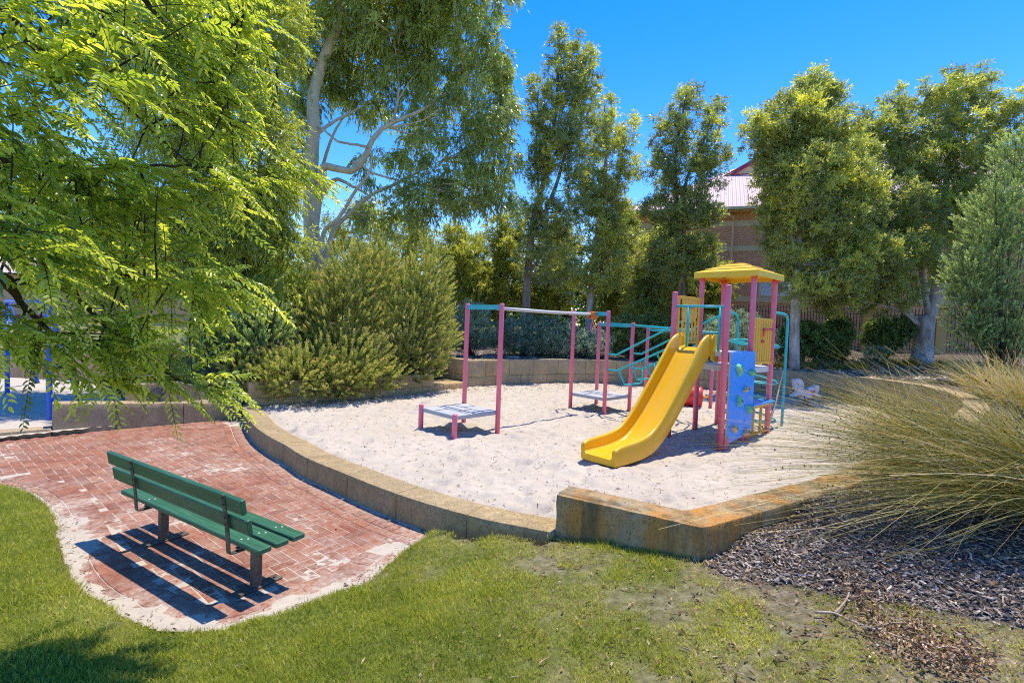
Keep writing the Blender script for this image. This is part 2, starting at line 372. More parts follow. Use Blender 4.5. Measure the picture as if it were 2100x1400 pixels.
def polydist(X, Y, poly, closed=True):
    poly = np.asarray(poly); d = np.full(np.shape(X), 1e9); n = len(poly)
    for i in range(n if closed else n-1):
        a = poly[i]; b2 = poly[(i+1) % n]; ab = b2-a
        t = np.clip(((X-a[0])*ab[0]+(Y-a[1])*ab[1])/(ab@ab+1e-12), 0, 1)
        d = np.minimum(d, np.hypot(X-a[0]-t*ab[0], Y-a[1]-t*ab[1]))
    return d
_pt = rng.random((64, 64))
def vnoise(x, y, s, o=3, seed=0):
    "cheap tiled value-noise fbm in numpy, about -.5 .. .5"
    r = 0; a = 1.; tot = 0
    for k in range(o):
        u = np.asarray(x)*s*2**k+17.3*k+seed*7.7; v = np.asarray(y)*s*2**k+9.1*k+seed*3.3
        i = np.floor(u).astype(int); j = np.floor(v).astype(int); fu = u-i; fv = v-j; fu = fu*fu*(3-2*fu); fv = fv*fv*(3-2*fv)
        g = lambda p, q: _pt[p % 64, q % 64]
        r = r+a*((g(i, j)*(1-fu)+g(i+1, j)*fu)*(1-fv)+(g(i, j+1)*(1-fu)+g(i+1, j+1)*fu)*fv-.5); tot += a; a *= .5
    return r/tot
def grid_mesh(xs, ys, zf, keep=None):
    X, Y = np.meshgrid(xs, ys); Z = zf(X, Y); nx = len(xs); ny = len(ys)
    v = np.stack([X, Y, Z], -1).reshape(-1, 3)
    i = np.arange(ny-1)[:, None]*nx+np.arange(nx-1)[None]
    q = np.stack([i, i+1, i+1+nx, i+nx], -1).reshape(-1, 4)
    if keep is not None:
        c = v[q].mean(1); q = q[keep(c[:, 0], c[:, 1])]
        u, inv = np.unique(q.ravel(), return_inverse=True); v = v[u]; q = inv.reshape(-1, 4)
    return v, q
# leaves -------------------------------------------------------------
def unit(a): return a/(np.linalg.norm(a, axis=-1, keepdims=True)+1e-12)
def rnd(n): return unit(rng.normal(size=(n, 3)))
def add_leaves(mb, P, D, N, L, Wd, tint, fine=False, fold=.15):
    n = len(P); D = unit(D); S = unit(np.cross(D, N)); N = np.cross(S, D)
    L = np.broadcast_to(np.asarray(L, float), (n,))[:, None]; Wd = np.broadcast_to(np.asarray(Wd, float), (n,))[:, None]
    tint = np.clip(np.broadcast_to(np.asarray(tint, float), (n,)), 0, 1)
    if fine:
        f = N*Wd*fold; dr = -N*L*.08
        v = np.stack([P, P+D*L*.28+S*Wd*.5+f, P+D*L*.64+S*Wd*.40+f, P+D*L+dr, P+D*L*.64-S*Wd*.40+f, P+D*L*.28-S*Wd*.5+f], 1)
        b = np.arange(n)[:, None]*6; q = np.concatenate([b+[0, 5, 4, 3], b+[0, 3, 2, 1]])
        mb.add(v.reshape(-1, 3), q, None, np.repeat(tint, 6))
    else:
        v = np.stack([P, P+D*L*.45+S*Wd*.5, P+D*L, P+D*L*.45-S*Wd*.5], 1)
        b = np.arange(n)[:, None]*4; q = b+[0, 3, 2, 1]
        mb.add(v.reshape(-1, 3), q, None, np.repeat(tint, 4))
def blob(px, py, Y, rx, ry, rY=None):
    "ellipsoid at picture point / distance Y, radii given in picture px (rY in metres)"
    c = atY(px, py, Y); k = Y/F
    return c, np.array([rx*k, rY if rY else (rx+ry)/2*k, ry*k])
def pick(blobs, n, shell=.5, pw=.75):
    w = np.array([np.prod(r)**pw for c, r in blobs]); i = rng.choice(len(blobs), n, p=w/w.sum())
    C = np.array([c for c, r in blobs])[i]; R = np.array([r for c, r in blobs])[i]
    return C+R*rnd(n)*(rng.random((n, 1))**shell), i
# ================================================================== SETTING
SZ = .29                                                        # sand level
cw_in = np.array([(-5.62, 11.25), (-4.81, 10.05), (-3.83, 8.72), (-3.07, 7.8), (-2.27, 6.91), (-1.45, 6.22), (-.77, 5.75), (-.19, 5.42), (.50, 5.14)])
cw_out = np.array([(-5.83, 11.10), (-5.37, 10.31), (-4.6, 9.12), (-3.95, 8.32), (-3.4, 7.75), (-2.86, 7.15), (-2.14, 6.52), (-1.49, 5.97), (-1.02, 5.62), (-.65, 5.38), (-.18, 5.12), (.47, 4.86)])
back = np.array([(-1.30, 15.45), (.05, 16.5), (1.37, 17.35), (2.8, 17.85), (4.2, 17.85), (6, 17.45), (7.5, 16.95), (8.9, 16.35), (9.9, 15.4), (10.45, 14.2), (10.5, 13.0), (10.05, 11.7), (9.3, 10.5), (8.3, 9.3), (7.2, 8.25), (6.2, 7.4)])
pit = np.vstack([cw_in, [(.55, 5.1), (.62, 5.0), (1.56, 4.55), (2.24, 4.75), (4.0, 5.75), (6.2, 7.4)], back[::-1][1:], [(-2.1, 15.3), (-2.12, 14.1), (-3.86, 12.3), (-5.3, 10.95)]])
lawn_edge = np.array([(-9.5, 6.75), (-7.6, 6.62), (-6.62, 6.5), (-5.83, 6.2), (-5.13, 5.7), (-4.38, 4.98), (-3.62, 4.27), (-3.06, 3.89), (-2.5, 3.62), (-2.18, 3.62), (-1.89, 3.75), (-1.55, 4.02), (-1.24, 4.36), (-1.06, 4.8), (-.84, 5.3)])
lawn_edge0 = lawn_edge
lawn_edge = resample(bez(lawn_edge, 6), .06); lawn_edge = lawn_edge+np.stack([.07*vnoise(lawn_edge[:, 0], lawn_edge[:, 1], 3.2, 3, 40), .07*vnoise(lawn_edge[:, 0], lawn_edge[:, 1], 3.2, 3, 41)], 1)
cw_band = np.vstack([cw_in+[.1, .1], (cw_out-[.1, .1])[::-1]])
pave = np.vstack([lawn_edge, (cw_out+[.04, .05])[2:-3][::-1] if False else np.vstack([(cw_out+[.04, .05])[::-1][3:], [(-5.83, 11.1)]]), [(-8.1, 9.02), (-9.9, 7.5), (-13, 5.0), (-13, 4), (-9.5, 6.75)]])
swing_pit = np.array([(-7.9, 9.1), (-13, 4.6), (-22, 8), (-20, 16), (-12, 15), (-7.2, 10.2)])
ctrl = np.array([(-6.6, 6.2, .04), (-4.4, 4.7, .04), (-2.2, 3.4, .04), (-1.0, 4.5, .06), (-.7, 5.1, .12), (.3, 4.7, .25), (1.0, 4.4, .31), (1.7, 4.1, .38), (0, 2.8, .24), (-2.6, 2.6, .10), (-5, 3, .1),
 (3.1, 2.9, .50), (0, 0, .35), (3, 0, .5), (-3, 0, .2), (2.4, 4.4, .52), (3.7, 3.5, .6), (3.4, 5.0, .72), (5, 4, .82), (7, 6.5, 1.02), (6, 2, .8), (8, 4, 1.02), (9, 8.5, 1.06), (11, 10.5, 1.08), (11.6, 13.5, 1.08), (11, 15.6, 1.09),
 (9.6, 17, 1.08), (6.5, 18, 1.08), (3, 18.5, 1.08), (0, 17.4, 1.08), (-1.8, 16.6, 1.08), (-3, 15.3, .8), (-4.5, 12.6, .76), (-6.2, 11.3, .75), (-7, 12, .74), (-4, 17, 1.0), (15.3, 19, 1.33), (6, 24, 1.7), (13, 22, 1.72), (18, 20, 1.72), (25, 15, 1.9), (15, 10, 1.4), (20, 5, 1.5), (0, 26, 1.75),
 (-10, 20, .9), (-12, 14, .2), (-15, 10, .1), (-20, 16, .35), (-10, 11, .05), (-35, 36, 1.2), (0, 60, 2), (60, 60, 2), (-60, 60, 1.6), (-14, 3, .05), (-60, 0, .4), (60, -20, 1.5), (0, -60, .4), (0, -6, .3)])
def base_h(X, Y):
    w = 0; s = 0
    for x, y, z in ctrl:
        k = 1/((X-x)**2+(Y-y)**2+.05)**1.7; w = w+k; s = s+k*z
    return s/w
def ground_h(X, Y):
    z = base_h(X, Y)+.035*vnoise(X, Y, .9, 3)+.012*vnoise(X, Y, 5, 2, 3)
    dp = polydist(X, Y, pave); ip = inpoly(X, Y, pave); sd = np.where(ip, -dp, dp)
    t = np.clip((sd+.10)/.28, 0, 1); t = t*t*(3-2*t); near = np.clip(1-(dp-.2)/.8, 0, 1)
    z = z*t+(-.045)*(1-t)
    z = np.where(inpoly(X, Y, np.array([(-2.2, 14.0), (-1.2, 15.2), (-1.2, 15.5), (-2.4, 16.5), (-2.6, 15.9), (-2.75, 14.9)])) | inpoly(X, Y, pit) | inpoly(X, Y, cw_band) | (polydist(X, Y, pit) < .19) | (polydist(X, Y, np.array([(-11, 6.45), (-9.9, 7.5), (-8.1, 9.02), (-5.83, 11.1)]), False) < .2), -.05, z); z = np.where(inpoly(X, Y, swing_pit), -.05, z)
    return z
def axis(lo, hi, step, far):
    a = np.arange(lo, hi+1e-6, step); g = []; d = step
    x = hi
    while x < far: d *= 1.35; x += d; g.append(x)
    h2 = []; d = step; x = lo
    while x > -far: d *= 1.35; x -= d; h2.append(x)
    return np.r_[h2[::-1], a, g]
gx = axis(-10, 12, .09, 900); gy = axis(0, 19.5, .09, 900)
v, q = grid_mesh(gx, gy, ground_h)
mb = MB(); mb.add(v, q); g = mb.build('ground', 'ground', smooth=True); tag(g, None, None, kind='structure')
lawn_poly = np.array([(-12, -3), (-12, 6.7), *lawn_edge, (-.6, 5.5), (.47, 5.0), (.62, 4.95), (1.55, 4.42), *[tuple(at(px, py, z)[:2]) for px, py, z in ((1432, 1150, .40), (1500, 1176, .43), (1580, 1185, .45), (1650, 1196, .48), (1750, 1228, .50), (1900, 1250, .52), (2050, 1275, .53), (2100, 1285, .54))], (4.5, 2.9), (6, -3)])
lawn_far = np.array([(-60, 16), (-60, 34), (-16, 34), (-9, 20), (-13, 15)])
def masks(X, Y):
    il = inpoly(X, Y, lawn_poly); n = vnoise(X, Y, 1.3, 4, 5)
    lush = np.where(il, np.clip(.95-(X+1.0)*.23+n*1.9+np.clip((3.2-Y)*.12, -.2, .25), .05, 1), 0)
    m = np.where(il, 0, 1.)
    dl = polydist(X, Y, lawn_poly); m = np.where(il, np.clip(.5-dl*4, 0, .5)*(X > 1), np.clip(.5+dl*4, 0, 1))
    far = np.clip((np.hypot(X-2, Y-8)-21)/5, 0, 1)
    return lush, m, far
me = g.data; lu, mu, fa = masks(v[:, 0], v[:, 1])
for nm, d in (('lush', lu), ('mulch', mu), ('far', fa)):
    a = me.attributes.new(nm, 'FLOAT', 'POINT'); a.data.foreach_set('value', np.asarray(d, np.float32))
# sand -------------------------------------------------------------
dimples = np.c_[rng.uniform(-6, 10.5, 1900), rng.uniform(4.5, 17.8, 1900), rng.uniform(.05, .17, 1900), .008+.03*rng.random(1900)**2]
def sand_h(X, Y):
    z = SZ+.05*vnoise(X, Y, .55, 3, 1)+.030*vnoise(X, Y, 2.6, 3, 2)+.016*vnoise(X, Y, 7, 2, 4)
    return z
sx = np.arange(-6.2, 11, .05); sy = np.arange(4.4, 18.2, .05)
Xs, Ys = np.meshgrid(sx, sy); Zs = sand_h(Xs, Ys)
dimples = np.vstack([dimples, np.c_[rng.normal(1.1, .22, 14), rng.normal(7.15, .2, 14), rng.uniform(.15, .32, 14), rng.uniform(.02, .04, 14)], np.c_[rng.uniform(-5.5, 9.5, 500), rng.uniform(5.2, 15, 500), rng.uniform(.10, .20, 500), rng.uniform(.025, .05, 500)]])
for x, y, r, d in dimples:                                         # foot prints and scuffs
    i0, i1 = np.searchsorted(sx, (x-2*r, x+2*r)); j0, j1 = np.searchsorted(sy, (y-2*r, y+2*r))
    if i1 > i0 and j1 > j0:
        rr = np.hypot(Xs[j0:j1, i0:i1]-x, Ys[j0:j1, i0:i1]-y)/r
        Zs[j0:j1, i0:i1] -= d*(np.exp(-rr**2*1.6)-.55*np.exp(-(rr-1.25)**2*6))
_dw = polydist(Xs, Ys, cw_in, False); Zs -= .05*np.clip(1-_dw/.22, 0, 1)
pit_big = pit
v, q = grid_mesh(sx, sy, lambda X, Y: Zs, lambda X, Y: inpoly(X, Y, pit_big) | (polydist(X, Y, pit_big) < .11))
def sand_at(x, y):
    i = int(np.clip(np.searchsorted(sx, x), 1, len(sx)-1)); j = int(np.clip(np.searchsorted(sy, y), 1, len(sy)-1)); return Zs[j, i]
o = MB().add(v, q).build('sand_pit', 'sand', smooth=True); tag(o, None, None, kind='structure')
v, q = grid_mesh(np.arange(-22, -7, .12), np.arange(4.5, 16, .12), lambda X, Y: .07+.06*vnoise(X, Y, .8, 4, 6)+.03*vnoise(X, Y, 3, 2, 2), lambda X, Y: inpoly(X, Y, swing_pit) | (polydist(X, Y, swing_pit) < .05))
o = MB().add(v, q).build('sand_ground', 'sand', smooth=True); tag(o, None, None, kind='structure')
# brick paving -----------------------------------------------------
def add_bricks(mb, C, A, Ln, Wd, z=0.):
    "C centres (n,2), A angles: a paver with chamfered top each"
    n = len(C); ca, sa = np.cos(A)[:, None], np.sin(A)[:, None]; Ln = np.broadcast_to(Ln, (n,))[:, None]; Wd = np.broadcast_to(Wd, (n,))[:, None]
    ux = np.array([-1, 1, 1, -1])[None]*.5; uy = np.array([-1, -1, 1, 1])[None]*.5
    def ringp(ins, zz):
        x = ux*(Ln-2*ins); y = uy*(Wd-2*ins); tl = rng.normal(0, .0009, (n, 1))*0
        return np.stack([C[:, :1]+x*ca-y*sa, C[:, 1:]+x*sa+y*ca, np.broadcast_to(zz, x.shape)], -1)
    dz = rng.normal(0, .0006, (n, 1))
    r0 = ringp(0., np.full((n, 1), -.02)); r1 = ringp(0., z-.004+dz); r2 = ringp(.0035, z+dz)
    v = np.concatenate([r0, r1, r2], 1).reshape(-1, 3); b = np.arange(n)[:, None]*12
    q = [b+[8, 9, 10, 11]]
    for k in range(4):
        j = (k+1) % 4; q += [b+[k, j, 4+j, 4+k], b+[4+k, 4+j, 8+j, 8+k]]
    mb.add(v, np.concatenate(q), None, np.repeat(rng.random(n), 12))
mb = MB(); ang = math.radians(-39); U = .118; ca, sa = math.cos(ang), math.sin(ang)
ii, jj = np.meshgrid(np.arange(-140, 140), np.arange(-140, 140)); mm = (ii-jj) % 4
hor = mm == 0; ver = mm == 3
cx = np.r_[(ii[hor]+1)*U, (ii[ver]+.5)*U]; cyy = np.r_[(jj[hor]+.5)*U, (jj[ver]+1)*U]; an = np.r_[np.zeros(hor.sum()), np.full(ver.sum(), PI/2)]
Cx = -4+cx*ca-cyy*sa; Cy = 7+cx*sa+cyy*ca; an = an+ang
wall_line = cw_out[:-1]+np.array([0, -.0]); edge_line = lawn_edge0[2:-1]
kp = inpoly(Cx, Cy, pave) & (Cx > -11.5) & (polydist(Cx, Cy, cw_out, False) > .27) & (polydist(Cx, Cy, pave) > .05) & (polydist(Cx, Cy, edge_line, False) > .36)
add_bricks(mb, np.stack([Cx, Cy], 1)[kp], an[kp], U*2-.006, U-.006, -.005)
def soldier(line, off, Ln, Wd, keep=None):
    P = resample(bez(line, 8), Wd+.006); T = np.gradient(P, axis=0); T /= np.linalg.norm(T, axis=1)[:, None]; N = np.stack([-T[:, 1], T[:, 0]], 1)
    C = P+N*off; ok = np.ones(len(C), bool)
    add_bricks(mb, C, np.arctan2(N[:, 1], N[:, 0]), Ln, Wd)
soldier(cw_out[1:-2], -.13, .23, .112); soldier(cw_out[1:-2], -.315, .112, .23)
soldier(edge_line[:], .25, .23, .112)
soldier(edge_line, .07, .112, .23)
soldier(np.array([(-9.9, 7.5), (-8.1, 9.02)]), -.13, .23, .112); soldier(np.array([(-8.1, 9.02), (-5.9, 11.02)]), -.13, .23, .112)
brick_o = mb.build('brick_paving', 'brick'); tag(brick_o, None, None, kind='structure')
# wind-blown sand over the bricks: fills the joints, drifts along the lawn
dx = np.arange(-11, -.6, .022); dy = np.arange(3.5, 11.2, .022)
def drift(X, Y):
    de = polydist(X, Y, lawn_edge, False); dw = polydist(X, Y, cw_out, False)
    z = -.0070+.0026*vnoise(X, Y, 9, 3, 8)+.0045*vnoise(X, Y, 24, 2, 18)+.008*np.clip(vnoise(X, Y, 1.5, 5, 9)-.10, -.2, .4)
    front = np.clip(1.15-np.abs(X+3.2)/2.6, .22, 1)
    z += front*.021*np.clip(1-de/np.maximum(.06, .30+1.1*vnoise(X, Y, 3.4, 5, 11)), 0, 1)+.012*np.clip(1-dw/.09, 0, 1)
    z += .010*np.clip(.22-np.hypot((X+2.75)*.8, Y-4.05)+.5*vnoise(X, Y, 3.5, 4, 12), 0, .5)
    z += .008*np.clip(.30-np.hypot((X+5.1)*.6, Y-6.0)+.6*vnoise(X, Y, 2.5, 4, 13), 0, .5)
    return z
_v = np.concatenate(mb.v); _d = np.clip((drift(_v[:, 0], _v[:, 1])+.0105)/.009, 0, 1)*.85
_a = brick_o.data.attributes.new('dust', 'FLOAT', 'POINT'); _a.data.foreach_set('value', _d.astype(np.float32))
v, q = grid_mesh(dx, dy, drift, lambda X, Y: inpoly(X, Y, pave) | (polydist(X, Y, lawn_edge, False) < .03))
o = MB().add(v, q).build('drifted_sand', 'sand', smooth=True); tag(o, None, None, kind='structure')
# walls --------------------------------------------------------------
def wall(name, path, th, zb, zt, blk, courses, material, label, e=.014, amp=.006, gap=.006, wdepth=1, inner=None):
    """block wall along path (front-face line); th>0 puts its thickness on the left of the path; zb, zt scalars or (start, end)"""
    P = resample(np.asarray(path, float), .06); s = np.r_[0, np.cumsum(np.linalg.norm(np.diff(P, axis=0), axis=1))]; Lt = s[-1]
    T = np.gradient(P, axis=0); T /= np.linalg.norm(T, axis=1)[:, None]; N = np.stack([-T[:, 1], T[:, 0]], 1)
    if inner is not None:                                          # sharp corner: mitred by pairing outer and inner corners
        O = np.asarray(path, float); I = np.asarray(inner, float); PP = []; QQ = []
        for k in range(len(O)-1):
            m_ = max(2, int(np.linalg.norm(O[k+1]-O[k])/.06)); t_ = np.linspace(0, 1, m_, endpoint=False)[:, None]; PP.append(O[k]*(1-t_)+O[k+1]*t_); QQ.append(I[k]*(1-t_)+I[k+1]*t_)
        P = np.vstack(PP+[O[-1:]]); N = (np.vstack(QQ+[I[-1:]])-P)/th; s = np.r_[0, np.cumsum(np.linalg.norm(np.diff(P, axis=0), axis=1))]; Lt = s[-1]
    zb = np.broadcast_to(zb, (2,)); zt = np.broadcast_to(zt, (2,)); mb = MB()
    def mp(S, V, Wf):
        p = np.stack([np.interp(S, s, P[:, k])+np.interp(S, s, N[:, k])*V for k in (0, 1)], -1)
        u = S/Lt; a = zb[0]*(1-u)+zb[1]*u; b2 = zt[0]*(1-u)+zt[1]*u
        return np.concatenate([p, (a+(b2-a)*Wf)[..., None]], -1)
    Hm = float(np.mean(zt-zb))
    for c in range(courses):
        w0, w1 = c/courses, (c+1)/courses; x = 0. if c % 2 == 0 else -blk*.5
        while x < Lt-1e-3:
            a, b2 = max(0, x), min(Lt, x+blk*rng.uniform(.9, 1.1)); x = b2 if b2 < Lt else Lt
            if Lt-b2 < blk*.3: b2 = Lt; x = Lt
            if b2-a < .05: continue
            a += gap/2 if a > 0 else 0; b2 -= gap/2 if b2 < Lt else 0
            def sub(lo, hi, st):
                n = max(2, int(round((hi-lo-2*e)/st))+1); return np.r_[lo, np.linspace(lo+e, hi-e, n), hi]
            Sg = sub(a, b2, .1); V0, V1 = sorted((0, th)); Vg = sub(V0, V1, .12); h0, h1 = w0*Hm, w1*Hm-(gap*.6 if c < courses-1 else 0); Hg = sub(h0, h1, .09)
            tint = rng.random()
            def face(fix, val, G1, G2):
                A, B = np.meshgrid(G1, G2, indexing='ij'); C = np.full(A.shape, val)
                arr = {'s': (C, A, B), 'v': (A, C, B), 'w': (A, B, C)}[fix]
                q3 = [x2.copy() for x2 in arr]
                lo = [a, V0, h0]; hi = [b2, V1, h1]; inn = [np.clip(q3[k], lo[k]+e, hi[k]-e) for k in range(3)]
                d = [q3[k]-inn[k] for k in range(3)]; l = np.sqrt(sum(x2*x2 for x2 in d))+1e-9
                q3 = [inn[k]+d[k]/l*e for k in range(3)]
                p = mp(q3[0], q3[1], q3[2]/Hm)
                nn = amp*(vnoise(p[..., 0]*1.3+p[..., 2]*2.1, p[..., 1]*1.3-p[..., 2]*1.7, 6, 3, 20)*2)
                cen = mp(np.full(A.shape, (a+b2)/2), np.full(A.shape, (V0+V1)/2), np.full(A.shape, (h0+h1)/2/Hm))
                dr = {'s': (1, 0, 0), 'v': (0, 1, 0), 'w': (0, 0, 1)}[fix]
                p = p+unit(p-cen)*nn[..., None]
                n1, n2 = A.shape; i = (np.arange(n1-1)[:, None]*n2+np.arange(n2-1)[None]).ravel()
                mb.add(p.reshape(-1, 3), np.stack([i, i+n2, i+n2+1, i+1], 1), None, tint)
            face('v', V0, Sg, Hg); face('v', V1, Sg, Hg); face('w', h1, Sg, Vg); face('s', a, Vg, Hg); face('s', b2, Vg, Hg)
            if c == 0: face('w', h0, Sg, Vg)
    # mortar core behind the joints
    c1 = mp(s, np.full(len(s), th*.12), np.full(len(s), .0)); c2 = mp(s, np.full(len(s), th*.88), np.full(len(s), .0)); up = np.array([0, 0, Hm-.02])
    n = len(s); v = np.concatenate([c1, c1+up, c2+up, c2]); i = np.arange(n-1); qs = [np.stack([k*n+i, k*n+i+1, (k+1)*n+i+1, (k+1)*n+i], 1) for k in range(3)]
    mb.add(v, np.concatenate(qs), None, 1.)
    o = mb.build(name, material, None, True); tag(o, label, 'wall', kind='thing'); return o
wall('limestone_wall', bez(cw_out[::-1], 6), -.36, -.06, .305, .95, 1, 'lime', 'low curved limestone block kerb wall between the red brick paving and the sand', amp=.008)
wall('limestone_wall', [(.49, 4.91), (1.655, 4.19), (1.74, 4.24), (2.5, 4.70), (3.6, 5.38), (4.8, 6.25), (6.1, 7.28)], .34, .05, (.66, .72), 2.3, 1, 'lime_rust', 'rust-stained limestone wall with a sharp corner at the near end of the sand pit', amp=.010, e=.012, inner=[(.67, 5.20), (1.63, 4.59), (1.70, 4.615), (2.32, 4.99), (3.41, 5.66), (4.60, 6.52), (5.9, 7.54)])
# the retaining wall round the far side of the pit, up to its pale coping on the right
wall('limestone_wall', back[::-1], -.36, .1, 1.1, 1.0, 2, 'lime_grey', 'tall curved limestone retaining wall behind the playground with a sunlit end on the right', amp=.008)
wall('limestone_wall', [(-2.35, 16.35), (-1.6, 15.65), (-1.33, 15.42)], .34, .2, 1.12, .8, 2, 'lime_side', 'short limestone wall section above the stone ledge beside the big needle-leaved shrubs')
wall('limestone_step', [(-2.13, 14.15), (-1.32, 15.25)], .9, .1, .47, 1.2, 1, 'lime_side', 'low limestone ledge at the foot of the wall right of the big needle-leaved shrubs')
wall('limestone_wall', [(-5.62, 10.95), (-3.86, 12.33), (-2.12, 14.12)], .33, .1, .80, 1.0, 2, 'lime_side', 'limestone planter wall below the big needle-leaved shrubs, along the shaded edge of the sand')
wall('limestone_wall', [(-8.12, 9.02), (-5.85, 11.12)], .34, -.05, (.56, .33), 1.0, 1, 'lime_grey', 'rough limestone wall bordering the far side of the brick paving', amp=.014, e=.02)
wall('limestone_wall', [(-7.55, 10.0), (-5.72, 11.55)], .33, 0, .80, 1.0, 2, 'lime_side', 'taller limestone planter wall rising just behind the rough wall at the paving')
wall('limestone_kerb', [(-11.5, 6.0), (-9.9, 7.42), (-8.10, 8.98)], .3, -.05, .125, .9, 1, 'lime_grey', 'low stone kerb between the brick paving and the sand under the blue swing', amp=.01)

# ================================================================== BENCH
A = at(525, 1203); B = at(335, 1107); A[2] = B[2] = 0.
d = (A-B)/np.linalg.norm(A-B); R0 = B
root = empty('park_bench', (R0[0], R0[1], 0), math.atan2(d[1], d[0]))
tag(root, 'dark green slatted park bench on weathered steel legs standing on red brick paving', 'bench')
Lb = 1.562; x0, x1 = -.52, Lb+.28
for k, c in enumerate((-.105, .05, .205)):
    mb = MB(); mb.box(((x0+x1)/2, c, .425), (x1-x0, .118, .045), None, .007); o = mb.build('seat_slat', 'bench', root)
    for xk in (0, Lb):
        for e_ in (-.018, .018): mb = MB(); mb.tube([(xk+e_, c+e_, .446), (xk+e_, c+e_, .4505)], [.010, .007], 8); mb.build('bolt', 'steel', o)
for zc, yc in ((.81, -.262), (.645, -.222)):
    mb = MB(); th = math.radians(9); rot = np.array([[1, 0, 0], [0, math.cos(th), -math.sin(th)], [0, math.sin(th), math.cos(th)]])
    xx0, xx1 = (x0-.0, x1-.04) if zc > .7 else (x0+.02, x1-.02)
    mb.box(((xx0+xx1)/2, yc, zc), (xx1-xx0, .042, .128), rot, .007); mb.build('back_slat', 'bench', root)
for xk in (0, Lb):
    mb = MB(); mb.box((xk, 0, .205), (.066, .075, .39), None, .006); lg = mb.build('leg', 'bench_steel', root)
    mb = MB(); mb.box((xk, .02, .006), (.10, .40, .012), None, .003); mb.build('base_plate', 'bench_steel', lg)
    for yy in (-.13, .17): mb = MB(); mb.tube([(xk, yy, .011), (xk, yy, .024)], .012, 6); mb.build('bolt', 'bolt', lg)
    mb = MB(); mb.box((xk, .04, .392), (.05, .42, .016), None, .003); mb.build('seat_bearer', 'bench_steel', root)
    # flat bracket: under the seat, bending up behind the back
    mb = MB(); pts = bez([(-.02, .372), (-.16, .368), (-.235, .372), (-.252, .40), (-.262, .55), (-.300, .84), (-.303, .862)], 5); w = .05; tt = .010
    ll = np.array(pts); tg = np.gradient(ll, axis=0); tg /= np.linalg.norm(tg, axis=1)[:, None]; nn = np.stack([-tg[:, 1], tg[:, 0]], 1)
    ring = []
    for s2, x in ((1, -w/2), (1, w/2), (-1, w/2), (-1, -w/2)):
        e = ll+nn*s2*tt/2; ring.append(np.c_[np.full(len(e), xk+x), e[:, 0]+.012, e[:, 1]])
    n = len(ll); v = np.concatenate(ring); i = np.arange(n-1); q = np.concatenate([np.stack([k*n+i, k*n+i+1, ((k+1) % 4)*n+i+1, ((k+1) % 4)*n+i], 1) for k in range(4)])
    mb.add(v, q, None, 0, [[0, n, 2*n, 3*n], [n-1, 4*n-1, 3*n-1, 2*n-1]]); br = mb.build('back_bracket', 'bench_steel', root)
    for zz in (.845, .79, .68, .625):
        yb = np.interp(zz, [.40, .55, .84], [-.252, -.262, -.300])+.012
        mb = MB(); mb.tube([(xk, yb-.004, zz), (xk, yb-.013, zz)], [.010, .008], 8); mb.build('bolt', 'bolt', br)

# ================================================================== PLAYGROUND
po = dict(P1=(-.897, 10.034), P2=(-.207, 9.315), P3=(1.455, 12.211), P4=(2.14, 11.481), L=(-1.621, 9.34), F=(-.921, 8.628), P5=(2.189, 12.891), P6=(2.863, 12.167),
          a=(2.982, 9.476), d=(3.643, 8.718), b=(3.712, 10.135), e=(4.389, 9.395), f=(5.131, 10.097), c=(4.442, 10.86))
po = {k: np.array(x) for k, x in po.items()}
def V3(p, z): return np.array([p[0], p[1], z])
def root_at(name, p): return empty(name, (p[0], p[1], SZ))
def post(root, k, top, r, name='post', m='pink'):
    p = po[k] if isinstance(k, str) else np.array(k); mb = MB(); mb.post((0, 0, 0), (0, 0, top+.25), r)
    o = mb.build(name, m, root, True, (p[0]-root.location[0], p[1]-root.location[1], -.25)); return o
def rel(root): return np.array(root.location)
def bld(mb, name, m, root, smooth=False):
    "mesh given in world coordinates, parented to root"
    o = mb.build(name, m, root, smooth); off = rel(root)
    if root.parent is not None: off = off+rel(root.parent)
    o.location = -off; return o
def flat_deck(root, ks, z, th, name='deck', m='deck', shrink=.0, seams=True):
    P = [po[k] for k in ks]; c = sum(P)/4; u = unit(P[1]-P[0]); w = unit(P[3]-P[0]); s = np.linalg.norm(P[1]-P[0])-.02
    R = np.stack([np.r_[u, 0], np.r_[np.array([-u[1], u[0]]), 0], [0, 0, 1.]], 1)
    mb = MB(); mb.box(V3(c, z-th/2), (s, s, th), R, .008); o = bld(mb, name, m, root)
    if seams:
        mb = MB()
        for k in (-.17, .17): mb.box(V3(c+np.array([-u[1], u[0]])*k*s, z+.003), (s*.98, .012, .006), R, .001)
        for sg in (-1, 0, 1): mb.box(V3(c+np.array([-u[1], u[0]])*sg*s*.335+u*(.16 if sg == 0 else -.12)*s, z+.0035), (.012, s*.3, .005), R, .001)
        s2 = mb.build('deck_seam', 'seam', o)
    return o
# ---- track ride with its two platforms
tr = root_at('track_ride', (po['P2']+po['P3'])/2)
tag(tr, 'pink and teal track ride with two low grey platforms and an orange trolley', 'track ride')
for k in ('P1', 'P2', 'P3', 'P4'): post(tr, k, 2.36, .045)
for k in ('L', 'F'): post(tr, k, .43 if k == 'F' else .46, .047, 'short_post')
flat_deck(tr, ('L', 'F', 'P2', 'P1'), .685, .075); flat_deck(tr, ('P3', 'P4', 'P6', 'P5'), .685, .075)
for k1, k2 in (('P1', 'P2'), ('P3', 'P4')):
    mb = MB(); mb.bar(V3(po[k1], 2.575), V3(po[k2], 2.575), .035, .085); bld(mb, 'beam', 'teal', tr)
for k, h in (('P5', 2.12), ('P6', 2.12)): post(tr, k, h, .045)
mb = MB(); mb.bar(V3(po['P5'], 2.34), V3(po['P6'], 2.34), .04, .09); bld(mb, 'beam', 'teal', tr)
